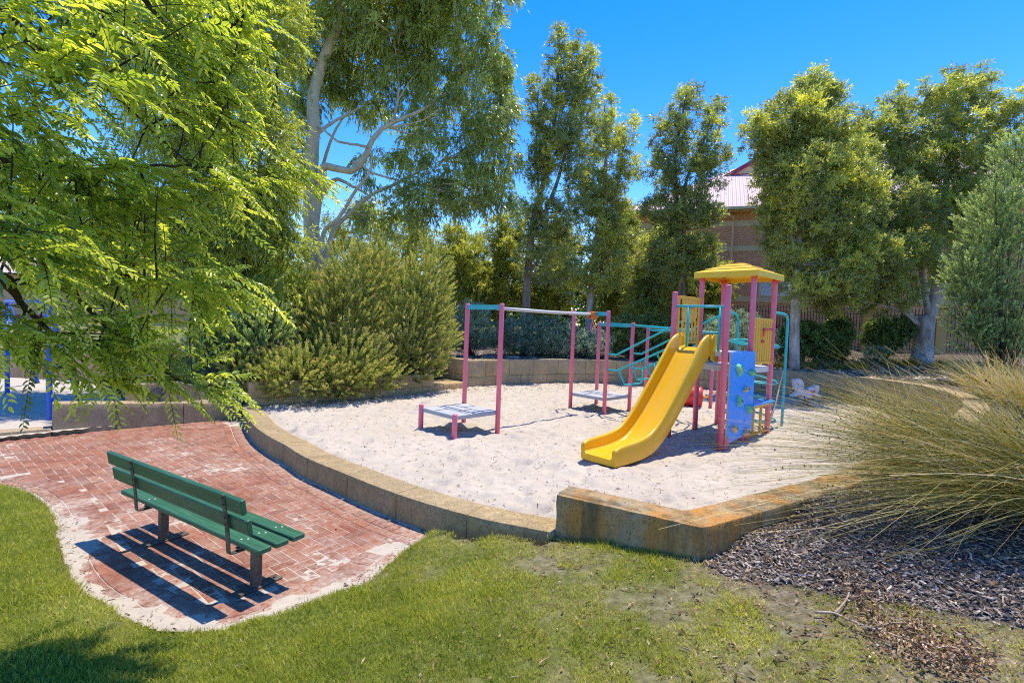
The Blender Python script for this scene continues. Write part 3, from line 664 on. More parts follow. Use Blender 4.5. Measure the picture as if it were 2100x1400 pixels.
m1 = po['P2']*.86+po['P1']*.14; m2 = po['P3']*.40+po['P4']*.60
mb = MB(); mb.tube([V3(m1, 2.56), V3(m1*.5+m2*.5, 2.55), V3(m2, 2.56)], .032, 12); bld(mb, 'rail', 'steel', tr, True)
# trolley
tc = m2*.985+m1*.015; u = unit(m2-m1); tz = 2.55; nn = np.array([-u[1], u[0]])
R = np.stack([np.r_[u, 0], np.r_[nn, 0], [0, 0, 1.]], 1)
mb = MB()
for sg in (-1, 1): mb.box(V3(tc+nn*sg*.05, tz), (.27, .016, .13), R, .006)
mb.box(V3(tc, tz+.06), (.20, .09, .03), R, .006); mb.box(V3(tc, tz-.075), (.14, .09, .03), R, .006)
t0 = bld(mb, 'trolley', 'orange', tr)
for sg in (-1, 1):
    for k in (-.1, .1): mb = MB(); mb.tube([V3(tc+u*k+nn*sg*.055, tz+.03), V3(tc+u*k+nn*sg*.075, tz+.03)], .03, 12); mb.build('wheel', 'orange', t0)
mb = MB(); mb.tube([V3(tc, tz-.08), V3(tc, tz-.17)], .012, 8); mb.tube([V3(tc, tz-.15), V3(tc, tz-.19)], .024, 8); mb.build('swivel', 'orange', t0)
mb = MB(); th = np.linspace(0, 2*PI, 28, endpoint=False); hc = tz-.285; rr = .085
mb.tube([V3(tc+u*rr*.78*math.sin(a)*(1.0 if math.cos(a) < .2 else .9), hc+rr*1.15*math.cos(a)) for a in th], .014, 8, closed=True); mb.build('hand_ring', 'pink', t0, True)
# ---- play tower
tw = root_at('play_tower', (po['b']+po['e'])/2)
tag(tw, 'pink and yellow play tower with square yellow roof, slide, blue climbing board and teal ladders', 'play tower')
D1, D2 = 1.95, 1.64
post(tw, 'a', 2.70, .05); post(tw, 'd', 2.80, .052)
for k in 'bcef': post(tw, k, 3.10, .05)
flat_deck(tw, ('a', 'd', 'e', 'b'), D1, .09, m='deck_pale', seams=False); flat_deck(tw, ('b', 'e', 'f', 'c'), D2, .11, m='deck_pale', seams=False)
# roof: stepped square pyramid
ks = [po[k] for k in 'befc']; cc = sum(ks)/4
def sq(scale, z, out=.0): return [V3(cc+(p-cc)*scale, z) for p in ks]
mb = MB(); lev = [(1.20, 3.315), (1.24, 3.315), (1.24, 3.42), (1.225, 3.43), (.95, 3.478), (.945, 3.496), (.64, 3.545), (.635, 3.562), (.33, 3.605), (.325, 3.62), (.02, 3.645)]
v = np.concatenate([np.array(sq(s, z)) for s, z in lev]); n = len(lev); q = []
for k in range(n-1):
    for i in range(4): q.append([k*4+i, k*4+(i+1) % 4, (k+1)*4+(i+1) % 4, (k+1)*4+i])
inner = np.array(sq(1.19, 3.33)); iv = np.concatenate([inner, [V3(cc, 3.66)]])
mb.add(v, q, None, 0, [[(n-1)*4+i for i in range(4)]])
b0 = np.concatenate([np.array(sq(1.20, 3.315)), np.array(sq(1.19, 3.39)), np.array(sq(.05, 3.55))]); q2 = []
for k in range(2):
    for i in range(4): q2.append([k*4+(i+1) % 4, k*4+i, (k+1)*4+i, (k+1)*4+(i+1) % 4])
mb.add(b0, q2, None, 0, [[8, 11, 10, 9]])
bld(mb, 'roof', 'yellow', tw)
for k in 'befc': mb = MB(); mb.tube([V3(po[k], 3.26), V3(po[k], 3.36)], .054, 14); bld(mb, 'post_cap', 'pink_red', tw, True)
# helper: bars in a panel plane between two posts
def pfr(k1, k2):
    A2, B2 = po[k1], po[k2]; u = unit(B2-A2); n = np.array([-u[1], u[0]]); L = np.linalg.norm(B2-A2)
    return A2, u, n, L
def pt(fr, x, z, off=0.):
    A2, u, n, L = fr; p = A2+u*x+n*off; return V3(p, z)
# yellow fence panel with solid round top (a-b)
fr = pfr('a', 'b'); L = fr[3]; x0, x1 = .13, L-.05; zb, zt = 2.03, 2.93
root = tw
mb = MB(); Mx = frame2(V3(fr[0], 0), fr[1])
mb.prism([(x0, zt-.06), (x1, zt-.06), (x1, zt), (x0, zt)], -.018, .018, Mx, .004); mb.prism([(x0, zb), (x1, zb), (x1, zb+.05), (x0, zb+.05)], -.018, .018, Mx, .004)
for xx in (x0+.02, x1-.02): mb.prism([(xx-.022, zb+.052), (xx+.022, zb+.052), (xx+.022, zt-.062), (xx-.022, zt-.062)], -.016, .016, Mx, .004)
pn = bld(mb, 'guard_panel', 'amber', tw)
xm = (x0+x1)/2+.02; hw = (x1-x0)/2-.13
pl = [(xm-hw, zt-.063), (xm+hw, zt-.063)]+[(xm+hw*math.cos(a), zt-.36-.16*math.sin(a)) for a in np.linspace(0, PI, 14)]
mb = MB(); mb.prism(pl, -.013, .013, Mx, .003); mb.build('board', 'amber', pn)
mb = MB()
for k in range(5):
    xx = xm-hw+.03+k*(2*hw-.06)/4; top = zt-.36-.16*math.sqrt(max(0, 1-((xx-xm)/hw)**2))-.012
    mb.prism([(xx-.026, zb+.052), (xx+.026, zb+.052), (xx+.026, top), (xx-.026, top)], -.012, .012, Mx, .004)
mb.build('bar', 'amber', pn)
mb = MB(); mb.tube([pt(fr, xm-.06, 2.73, -.05), pt(fr, xm+.07, 2.72, -.05)], .02, 10); mb.tube([pt(fr, xm, 2.73, -.01), pt(fr, xm, 2.73, -.06)], .012, 8); mb.build('handle', 'pink_red', pn, True)
for zz in (zt-.03, zb+.03): mb = MB(); mb.tube([pt(fr, x1+.005, zz, -.03), pt(fr, x1+.005, zz, .03)], .05, 14); mb.build('clamp', 'amber', pn, True)
# yellow slatted panel (e-f)
fr = pfr('e', 'f'); L = fr[3]; Mx = frame2(V3(fr[0], 0), fr[1]); x0, x1, zb, zt = .07, L-.05, 1.70, 2.57
mb = MB()
for z0, z1 in ((zb, zb+.05), (zt-.05, zt)): mb.prism([(x0, z0), (x1, z0), (x1, z1), (x0, z1)], -.018, .018, Mx, .004)
for xx in (x0+.012, x1-.012): mb.prism([(xx-.012, zb+.04), (xx+.012, zb+.04), (xx+.012, zt-.04), (xx-.012, zt-.04)], -.010, .010, Mx, .002)
pn = bld(mb, 'guard_panel', 'amber', tw)
for zz in (zt-.025, zb+.025): mb = MB(); mb.tube([pt(fr, x1+.005, zz, -.03), pt(fr, x1+.005, zz, .03)], .042, 12); mb.build('clamp', 'amber', pn, True)
for k in range(8):
    xx = x0+.05+k*(x1-x0-.1)/7; mb = MB(); mb.prism([(xx-.034, zb+.052), (xx+.034, zb+.052), (xx+.034, zt-.052), (xx-.034, zt-.052)], -.014, .014, Mx, .006); mb.build('bar', 'amber', pn)
mb = MB(); mb.tube([pt(fr, .46, 2.36, -.055), pt(fr, .83, 2.36, -.055)], .022, 10); mb.tube([pt(fr, .47, 2.36, -.05), pt(fr, .47, 2.22, -.04)], .016, 8); mb.tube([pt(fr, .46, 2.13, -.02), pt(fr, .46, 2.13, -.06)], .03, 10); mb.build('handle', 'pink_red', pn, True)
# low yellow gate with a blue shelf (e-f, bottom)
mb = MB()
for z0 in (.37, .88): mb.tube([pt(fr, .05, z0), pt(fr, L-.04, z0+.0)], .028, 10)
for xx in (.30, .66): mb.tube([pt(fr, xx, .37), pt(fr, xx, .88)], .026, 10)
gt = bld(mb, 'low_gate', 'amber', tw, True)
mb = MB(); Rm = np.stack([np.r_[fr[1], 0], np.r_[fr[2], 0], [0, 0, 1.]], 1); mb.box(pt(fr, L/2, .955, .03), (L-.1, .26, .035), Rm, .008); mb.build('shelf', 'blue', gt)
mb = MB(); mb.box(pt(fr, L/2, .928, .03), (L-.12, .24, .016), Rm, .003); mb.build('shelf_edge', 'white', gt)
# blue climbing board (d-e), bolted in front of the posts
fr = pfr('d', 'e'); L = fr[3]; Mx = frame2(V3(fr[0], 0), fr[1]); off = -.065
x0, x1 = .055, L+.06
mb = MB(); mb.prism([(x0, .35), (x1, .47), (x1, 1.95), (x0, 1.95)], off-.012, off+.012, Mx, .003); bd = bld(mb, 'climbing_board', 'blue', tw)
mb = MB(); mb.prism([(x0-.016, .36), (x0-.003, .36), (x0-.003, 1.95), (x0-.016, 1.95)], off-.012, off+.010, Mx, .002); mb.build('board_edge', 'tan_hold', bd)
for xx, zz in ((.09, 1.91), (.4, 1.925), (.74, 1.925), (1.02, 1.9), (.06, 1.4), (.06, .8)): mb = MB(); mb.tube([pt(fr, xx, zz, off-.010), pt(fr, xx, zz, off-.02)], .014, 8); mb.build('bolt', 'white', bd)
for xx, zz, rx, rz, mm2 in ((.379, 1.64, .10, .10, 'green_hold'), (.90, 1.57, .08, .075, 'green_hold'), (.70, 1.28, .085, .05, 'tan_hold'), (.44, 1.08, .075, .085, 'green_hold'), (.89, .90, .08, .10, 'green_hold'), (.30, .61, .075, .075, 'tan_hold'), (.80, .49, .085, .085, 'tan_hold')):
    n1, n2 = 9, 16; vv = []
    for i in range(n1):
        fi = i/(n1-1)*PI/2
        for j in range(n2):
            th2 = j*2*PI/n2; k = 1+.28*math.sin(2*th2+xx*9)+.18*math.sin(3*th2+zz*7); pr_ = math.cos(fi)**.6
            vv.append(pt(fr, xx+rx*k*pr_*math.cos(th2), zz+rz*k*pr_*math.sin(th2), off-.011-.07*math.sin(fi)*(1+.25*math.sin(th2*2+1))))
    i = np.arange(n1-1)[:, None]*n2; j = np.arange(n2)[None]; q = np.stack([i+j, i+n2+j, i+n2+(j+1) % n2, i+(j+1) % n2], -1).reshape(-1, 4)
    mb = MB(); mb.add(vv, q); hd = mb.build('climbing_hold', mm2, bd, True)
    mb = MB(); mb.tube([pt(fr, xx, zz, off-.075), pt(fr, xx, zz, off-.098)], .016, 8); mb.build('bolt', 'bolt', bd)
# front hand bar with two uprights (a-d)
fr = pfr('a', 'd'); L = fr[3]
mb = MB(); mb.tube([pt(fr, .03, 2.725), pt(fr, L-.03, 2.715)], .024, 10)
for xx in (.285, .885): mb.tube([pt(fr, xx, 2.72), pt(fr, xx, D1)], .024, 10)
bld(mb, 'hand_bar', 'teal', tw, True)
# slide
c0 = po['a']*.52+po['d']*.48; sd = unit(po['d']-po['a']); ax = np.array([sd[1], -sd[0]])
if ax[1] > 0: ax = -ax
prof = bez([(-.06, 1.99), (.06, 1.985), (.18, 1.95), (.32, 1.83), (.60, 1.52), (1.0, 1.085), (1.35, .745), (1.62, .555), (1.85, .475), (2.15, .435), (2.62, .415)], 5)
tg = np.gradient(prof, axis=0); tg /= np.linalg.norm(tg, axis=1)[:, None]
hs_ = np.interp(prof[:, 0], [-.06, .1, .4, 1.3, 1.8, 2.5, 2.62], [.19, .26, .24, .21, .20, .185, .15])
bd_ = np.interp(prof[:, 0], [-.06, 1.2, 1.7, 2.62], [.12, .11, .12, .105])
hw = .245
sec = []
def arc(cx, cz, r, a0, a1, n): return [(cx+r*math.cos(a), cz+r*math.sin(a)) for a in np.linspace(a0, a1, n)]
def section(h, b2):
    r = .05; t = .032; o = []
    o += [(-hw-.075, -b2+.02), (-hw-.06, -b2)]
    o += [(hw+.06, -b2), (hw+.075, -b2+.02)]
    o += arc(hw+.075-t, h-t, t, 0, PI, 8)
    o += arc(hw+.075-2*t-r, r, r, 0, -PI/2, 6)
    o += arc(-(hw+.075-2*t-r), r, r, -PI/2, -PI, 6)
    o += arc(-(hw+.075-t), h-t, t, 0, PI, 8)
    return np.array(o)
mb = MB(); rings = []
for (s0, z0), tt, h, b2 in zip(prof, tg, hs_, bd_):
    up = np.array([-tt[1], tt[0]]); S = section(h, b2)
    pp = c0[None]+ax[None]*(s0+up[0]*S[:, 1:])+sd[None]*S[:, :1]; rings.append(np.c_[pp, z0+up[1]*S[:, 1]])
n = len(rings[0]); v = np.concatenate(rings); m = len(rings); i = np.arange(m-1)[:, None]*n; j = np.arange(n)[None]
q = np.stack([i+j, i+(j+1) % n, i+n+(j+1) % n, i+n+j], -1).reshape(-1, 4)
mb.add(v, q, None, 0, [list(range(n))[::-1]])
# closed rounded toe
last = rings[-1]; toe = last.copy(); toe[:, :2] += ax*.02; toe[:, 2] = .36+(toe[:, 2]-.36)*.9
b = (m-1)*n; mb.add(np.concatenate([last, toe]), [[k, (k+1) % n, n+(k+1) % n, n+k] for k in range(n)], None, 0, [list(range(n, 2*n))])
slide = bld(mb, 'slide', 'slide', tw, True)
sm = slide.modifiers.new('edge', 'EDGE_SPLIT'); sm.split_angle = math.radians(50)
mb = MB(); mb.bar(V3(c0-sd*.30+ax*.0, 1.93), V3(c0+sd*.30+ax*.0, 1.93), .05, .02)
for s2 in (-1, 1): mb.prism([(-.12, 1.74), (.10, 1.79), (.12, 2.16), (.04, 2.235), (-.12, 2.235)], -.012, .012, frame2(V3(c0+sd*s2*.33, 0), ax), .004)
mb.build('slide_mouth', 'slide', slide)
# inclined loop ladder from the second platform up to the tower (P4-b and P6-c)
lad = empty('loop_ladder', (0, 0, 0)); lad.parent = tw
lad.location = (po['P4'][0]-tw.location[0], po['P4'][1]-tw.location[1], 0)
def lerp(a, b2, t): return a*(1-t)+b2*t
pairs = (('P4', 'b'), ('P6', 'c'))
mb = MB(); rails = []
for k1, k2 in pairs:
    A2, B2 = po[k1], po[k2]
    h1, h2 = [V3(A2, 1.68), V3(lerp(A2, B2, .12), 1.68)], [V3(lerp(A2, B2, .97), 2.62), V3(B2, 2.63)]
    mb.tube(h1+h2, .021, 10); mb.tube([h1[0]+[0, 0, -.02], h1[0]+[0, 0, .02]], .024, 8)
bld(mb, 'handrail', 'teal', lad, True)
mb = MB()
for k1, k2 in pairs:
    A2, B2 = po[k1], po[k2]
    l1 = [V3(A2, 1.33), V3(lerp(A2, B2, .14), 1.33), V3(lerp(A2, B2, .95), 2.16), V3(B2, 2.19)]; rails.append(l1); mb.tube(l1, .022, 10)
bld(mb, 'side_rail', 'teal', lad, True)
for t in np.linspace(.15, .86, 6):
    z = 1.33+(t-.14)/.81*.83; pL = V3(lerp(po['P4'], po['b'], t), z); pR = V3(lerp(po['P6'], po['c'], t), z)
    w = pR-pL; mb = MB(); dz = np.array([0, 0, -.33]); fw = np.r_[unit(po['b']-po['P4']), 0]*.06
    mb.tube(bez([pL, pL+w*.13+dz*.80+fw, pL+w*.17+dz*.97+fw, pL+w*.24+dz+fw, pL+w*.5+dz+fw, pL+w*.76+dz+fw, pL+w*.83+dz*.97+fw, pL+w*.87+dz*.80+fw, pR], 3), .020, 8); bld(mb, 'rung', 'teal', lad, True)
# overhead bars from the platform to the tower and the posts that hold them
post(tw, (3.46, 13.05), 2.02, .043); P7 = np.array([3.46, 13.05])
mb = MB(); mb.tube([V3(po['P6'], 2.345), V3(lerp(po['P6'], po['b'], .5), 2.31), V3(po['b'], 2.27)], .03, 10); mb.tube([V3(P7, 2.24), V3(lerp(P7, po['c'], .5), 2.25), V3(po['c'], 2.25)], .026, 10)
bld(mb, 'overhead_bar', 'teal', tw, True)
mb = MB(); mb.tube([V3(P7, .62), V3(lerp(P7, np.array([5.17, 13.03]), .2), .62)], .03, 8); bld(mb, 'foot_bar', 'teal', tw, True)
# ring climber on the right side of the tower
T1 = np.array([5.90, 10.99]); T2 = np.array([5.16, 11.72]); mid = (T1+T2+po['f']+po['c'])/4
mb = MB()
for T, k in ((T1, 'f'), (T2, 'c')):
    mb.tube(bez([V3(po[k], 2.70), V3(lerp(po[k], T, .62), 2.695), V3(lerp(po[k], T, .9), 2.665), V3(lerp(po[k], T, .995), 2.57), V3(T, 2.40), V3(T, 1.2), V3(T, .05)], 4), .029, 12)
rc = bld(mb, 'ring_climber', 'teal', tw, True)
u1 = unit(T1-po['f']); u2 = unit(po['c']-po['f'])
for z in (.50, .86, 1.30, 2.05):
    mb = MB()
    for s2 in (1., .80):
        mb.tube([V3(mid+u1*.46*s2*math.cos(a)+u2*.52*s2*math.sin(a), z+.05*math.sin(a+.5)+(.0 if s2 == 1 else .025)) for a in np.linspace(0, 2*PI, 30, endpoint=False)], .019, 8, closed=True)
    for a in (0, PI/2, PI, 3*PI/2):
        mb.tube([V3(mid+u1*.46*s3*math.cos(a)+u2*.52*s3*math.sin(a), z+.05*math.sin(a+.5)+.012) for s3 in (.80, 1.0, 1.04)], .014, 6)
    mb.build('ring', 'teal', rc, True)
# pink talk-tube plates beside the roof posts
for k, zz, of in (('e', 2.30, -.075), ('d', 2.28, .09)):
    p = po[k]; s_ = unit(RT[:2]); mb = MB(); pl = [(-.045, -.42), (.03, -.50), (.05, -.46), (.05, .46), (.02, .5), (-.02, .42), (-.045, .3)]
    mb.prism(pl, -.03, .03, frame2(V3(p+s_*of, zz), s_), .01); bld(mb, 'side_plate', 'pink', tw)
# ---- rolling barrel behind the tower
rb = root_at('rolling_barrel', (4.55, 13.35)); tag(rb, 'red rolling barrel on a low axle between pink posts behind the slide', 'rolling barrel')
b0, b1 = np.array([4.02, 13.53]), np.array([5.00, 13.22]); u = unit(b1-b0); zc = .56
n = 28; mb = MB(); xs = [(0, .0), (0, .20), (.015, .225), (.05, .235)]; body = [(0, .03), (.004, .23), (.03, .262), (.10, .268)]
Lb2 = np.linalg.norm(b1-b0); PR = [(x, r) for x, r in body]+[(x, .268+.006*math.sin(x*40)) for x in np.linspace(.14, Lb2-.14, 24)]+[(Lb2-x, r) for x, r in body[::-1]]
mb.tube([V3(b0+u*x, zc) for x, r in PR], 1., n)
Pc = np.array([V3(b0+u*x, zc) for x, r in PR]); rad = np.repeat([r for x, r in PR], n)[:, None]
vv = mb.v[0]; cen = np.repeat(Pc, n, 0); dirs = vv-cen; ua = np.r_[u, 0]; dirs = dirs-np.outer(dirs@ua, ua); mb.v[0] = cen+unit(dirs)*rad
o = bld(mb, 'barrel', 'red', rb, True)
mb = MB(); mb.tube([V3(b0-u*.14, zc), V3(b1+u*.20, zc)], .026, 10); mb.tube([V3(b1+u*.005, zc), V3(b1+u*.05, zc)], .06, 12); bld(mb, 'axle', 'amber', rb, True)
for p in (b1+u*.20, b0-u*.17): post(rb, p, .98, .045)
# ---- spring horse
hp = np.array([8.22, 14.15]); hr = empty('rocking_horse', (hp[0], hp[1], SZ), math.radians(12)); tag(hr, 'white spring rocking horse with red saddle on the shaded sand by the grey wall', 'rocking horse')
S = .92/1150.                       # outline read off the photograph, in units of its own
def hx(p): return [((x-930)*S, (1090-y)*S+.20) for x, y in p]
bodyp = [(370, 430), (440, 395), (560, 388), (660, 430), (735, 520), (765, 640), (800, 690), (900, 715), (1010, 690), (1080, 665), (1130, 690), (1190, 690), (1215, 640), (1280, 600), (1370, 610), (1412, 680), (1400, 760), (1370, 830), (1345, 880), (1420, 930), (1490, 985), (1480, 1030), (1400, 1030), (1290, 975), (1180, 955), (1130, 960), (1130, 1080), (720, 1080), (735, 950), (640, 965), (520, 990), (380, 1015), (320, 1000), (330, 970), (430, 905), (520, 850), (525, 760), (520, 660), (500, 700), (490, 745), (425, 745), (405, 640), (385, 520)]
mb = MB(); mb.prism(hx(bodyp), -.075, .075, None, .022); mb.build('body', 'white', hr)
mb = MB(); mb.prism(hx([(770, 690), (830, 700), (900, 722), (1010, 698), (1080, 672), (1140, 700), (1190, 740), (1190, 830), (1080, 860), (1000, 850), (930, 878), (850, 850), (790, 790)]), -.10, .10, None, .02)
mb.build('saddle', 'white', hr)
mb = MB(); mb.prism(hx([(1130, 735), (1185, 775), (1195, 835), (1100, 860), (1040, 850)]), -.104, .104, None, .01); mb.build('saddle_cloth', 'red', hr)
mb = MB(); mb.tube([(-.125, -.2, .50), (-.125, .2, .50)], .014, 8); mb.build('handle', 'black', hr, True)
mb = MB(); mb.tube([(-.11, -.19, .215), (-.11, .19, .215)], .018, 8); mb.box((-.11, 0, .25), (.03, .18, .09)); mb.box((.17, 0, .27), (.03, .18, .09)); mb.build('foot_rest', 'dark', hr)
mane = [(560, 388), (660, 430), (735, 520), (765, 640), (745, 650), (700, 545), (630, 470), (550, 430)]
mb = MB(); mb.prism(hx(mane), -.082, .082, None, .008); mb.build('mane', 'steel', hr)
for y in (-.078, .078):
    for ex, ey, nm in ((445, 480, 'eye'), (455, 570, 'nostril')): x_, z_ = hx([(ex, ey)])[0]; mb = MB(); mb.tube([(x_, y*.95, z_), (x_, y*1.05, z_)], .014, 8); mb.build(nm, 'black', hr)
mb = MB(); th = np.linspace(0, 10*PI, 90); mb.tube(np.stack([.075*np.cos(th), .075*np.sin(th), .02+.20*th/th[-1]], 1), .013, 6); mb.build('spring', 'dark', hr, True)
mb = MB(); mb.box((0, 0, .205), (.34, .16, .02)); mb.box((0, 0, .005), (.3, .3, .03)); mb.build('spring_plate', 'maroon', hr)
# ---- stick leaning on the ring climber
mb = MB(); s0 = at(1566, 888, SZ); tp = atY(1606, 760, 10.85); mb.tube(bez([s0-[0, 0, .03], s0*.8+tp*.2+[.04, 0, 0], s0*.5+tp*.5+[.05, 0, .0], s0*.25+tp*.75+[.02, 0, 0], tp], 5), np.linspace(.030, .014, 21), 8)
mb.tube([s0*.2+tp*.8, s0*.2+tp*.8+[-.12, -.1, .18]], [.012, .005], 6)
o = mb.build('stick', 'stick', None, True); tag(o, 'bare pale stick propped against the teal ring climber', 'stick')
# ---- swing frame far left
sw = empty('swing_frame', (-9.4, 10.7, .08)); tag(sw, 'blue A-frame swing set half hidden behind the leafy branches', 'swing')
s1 = at(103, 862, .08); s2 = at(166, 822, .08); ap = (s1+s2)/2; ap[2] = 2.35; ap[:2] += (-.12, -.35)
for s_ in (s1, s2):
    mb = MB(); mb.tube([s_-[0, 0, .1], ap], .05, 12); bld(mb, 'leg', 'swing_blue', sw, True)
far = ap+np.array([-3.4, 2.6, 0])
mb = MB(); mb.tube([ap, far], .05, 12); bld(mb, 'top_bar', 'swing_blue', sw, True)
for s_ in (s1, s2):
    mb = MB(); q0 = s_+np.array([-3.4, 2.6, 0]); mb.tube([q0-[0, 0, .1], far], .05, 12); bld(mb, 'leg', 'swing_blue', sw, True)
mb = MB(); mb.tube([lerp(s1, ap, .42), lerp(s2, ap, .42)], .035, 8); bld(mb, 'brace', 'swing_blue', sw, True)
# ================================================================== HOUSES AND FENCE
def gz(x, y): return float(ground_h(np.array([x]), np.array([y]))[0])
HA = np.array([6.2, 28.2]); Hu = unit(np.array([1, -.38])); Hn = np.array([-Hu[1], Hu[0]]); HB = HA+Hu*10
hroot = empty('brick_house', (HA[0], HA[1], 0), math.atan2(Hu[1], Hu[0])); tag(hroot, 'two-storey orange brick house with cream bands and pink metal roof behind the trees', 'house')
def loc(px, py):
    X = onplane(px, py, HA, HB); return (X[:2]-HA)@Hu, X[2]
Z0, ZE = 1.2, loc(1500, 432)[1]; HLn, HD = 24., 11.
w1 = [loc(1568, 466), loc(1640, 505)]; w2 = [loc(1556, 572), loc(1625, 609)]; w3 = [loc(1330, 462), loc(1385, 500)]
wins = [(w1[0][0], w1[1][0]+.1, w1[1][1], w1[0][1]), (w2[0][0], w2[1][0]+.4, w2[1][1], w2[0][1]), (w3[0][0], w3[1][0], w3[1][1], w3[0][1]), (13.2, 15.0, w2[1][1], w2[0][1]), (17., 18.6, w1[1][1], w1[0][1])]
xs = sorted({0., HLn, *[w[0] for w in wins], *[w[1] for w in wins]}); zs = sorted({Z0, ZE, *[w[2] for w in wins], *[w[3] for w in wins]})
mb = MB()
for i in range(len(xs)-1):
    for k in range(len(zs)-1):
        cx, cz = (xs[i]+xs[i+1])/2, (zs[k]+zs[k+1])/2
        if any(w[0] < cx < w[1] and w[2] < cz < w[3] for w in wins): continue
        mb.add([(xs[i], 0, zs[k]), (xs[i+1], 0, zs[k]), (xs[i+1], 0, zs[k+1]), (xs[i], 0, zs[k+1])], [[0, 1, 2, 3]])
for w in wins:                                                   # reveals
    a, b2, c, d2 = w
    for p in ([(a, 0, c), (a, .12, c), (b2, .12, c), (b2, 0, c)], [(a, 0, d2), (b2, 0, d2), (b2, .12, d2), (a, .12, d2)], [(a, 0, c), (a, 0, d2), (a, .12, d2), (a, .12, c)], [(b2, 0, c), (b2, .12, c), (b2, .12, d2), (b2, 0, d2)]): mb.add(p, [[0, 1, 2, 3]])
mb.add([(0, 0, Z0), (0, HD, Z0), (0, HD, ZE), (0, 0, ZE), (HLn, 0, Z0), (HLn, HD, Z0), (HLn, HD, ZE), (HLn, 0, ZE)], [[1, 0, 3, 2], [4, 5, 6, 7], [5, 1, 2, 6]])
mb.build('wall', 'house_brick', hroot)
for k, w in enumerate(wins):
    a, b2, c, d2 = w; fb = MB(); t = .06
    for x0, x1, z0, z1 in ((a, b2, c, c+t), (a, b2, d2-t, d2), (a, a+t, c+t, d2-t), (b2-t, b2, c+t, d2-t), ((a+b2)/2-t/2, (a+b2)/2+t/2, c+t, d2-t)): fb.box(((x0+x1)/2, .085, (z0+z1)/2), (x1-x0, .06, z1-z0))
    f = fb.build('window', 'cream', hroot); gb = MB(); gb.add([(a, .115, c), (b2, .115, c), (b2, .115, d2), (a, .115, d2)], [[0, 1, 2, 3]]); gb.build('pane' if k not in (1, 3) else 'blind', 'glass' if k not in (1, 3) else 'blind', f)
for py0, py1 in ((452, 464), (504, 515), (609, 619)):
    za = (loc(1535, py0)[1]+loc(1535, py1)[1])/2; h_ = loc(1535, py0)[1]-loc(1535, py1)[1]
    mb = MB(); mb.box((HLn/2-.01, -.005, za), (HLn+.05, .05, h_)); mb.build('cream_band', 'cream', hroot)
ez = ZE
ov = .55; rise = .62
mb = MB(); e = [(-ov, -ov, ez), (HLn+ov, -ov, ez), (HLn+ov, HD+ov, ez), (-ov, HD+ov, ez)]; hh = (HD/2+ov)*rise
r1, r2 = (HD/2, HD/2, ez+hh), (HLn-HD/2, HD/2, ez+hh)
mb.add(e+[r1, r2], [[0, 1, 5, 4], [2, 3, 4, 5]], [[3, 0, 4], [1, 2, 5]]); rf = mb.build('roof', 'roof', hroot)
mb = MB()
for p, q_ in (((-ov, -ov-.06), (HLn+ov, -ov-.06)), ((-ov-.06, -ov), (-ov-.06, HD+ov))): mb.bar((*p, ez+.0), (*q_, ez+.0), .12, .14)
mb.build('gutter', 'cream', rf)
mb = MB(); mb.box((HLn/2, -ov/2+.01, ez-.09), (HLn+2*ov-.1, ov-.04, .04)); mb.box((-ov/2+.01, HD/2, ez-.09), (ov-.04, HD, .04)); mb.build('eaves_lining', 'cream', rf)
dpx = loc(1503, 470)[0]
mb = MB(); mb.tube(bez([(dpx-.35, -ov, ez-.1), (dpx-.3, -ov+.05, ez-.22), (dpx-.02, -.12, ez-.46), (dpx, -.09, ez-.62), (dpx, -.09, Z0+.3)], 3), .055, 8); mb.build('downpipe', 'cream', hroot, True)
# gable standing on the roof
gx0 = 8.4; gw = 3.4; gz0 = ez+hh*.80
mb = MB(); mb.prism([(gx0-gw, gz0), (gx0+gw, gz0), (gx0, gz0+1.75)], HD/2-1.2, HD/2+3, None); gb = mb.build('gable', 'cream', rf)
mb = MB()
for s_ in (-1, 1): mb.bar((gx0+s_*(gw+.35), HD/2-1.35, gz0-.22), (gx0, HD/2-1.35, gz0+1.86), .08, .22, (0, 0, 1))
mb.bar((gx0-gw-.1, HD/2-1.33, gz0-.05), (gx0+gw+.1, HD/2-1.33, gz0-.05), .06, .10); mb.build('barge_board', 'maroon', gb)
# far house on the left
fr_ = empty('far_brick_house', (-43, 37, 0), .12); tag(fr_, 'pale orange brick house with a maroon band far beyond the lawn on the left', 'house')
mb = MB(); mb.box((8, 3, 2.7), (24, 6, 3.6), None, .02); mb.build('wall', 'far_brick', fr_)
mb = MB(); mb.box((8, -.02, 1.36), (24.1, .08, .22)); mb.build('maroon_band', 'maroon', fr_)
mb = MB(); mb.box((8, -.05, 1.10), (24.2, .14, .28)); mb.build('plinth', 'cream', fr_)
mb = MB(); mb.add([(-4.6, -.6, 4.5), (20.6, -.6, 4.5), (20.6, 6.6, 4.5), (-4.6, 6.6, 4.5), (0, 3, 6.6), (16, 3, 6.6)], [[0, 1, 5, 4], [2, 3, 4, 5]], [[3, 0, 4], [1, 2, 5]]); mb.build('roof', 'roof', fr_)
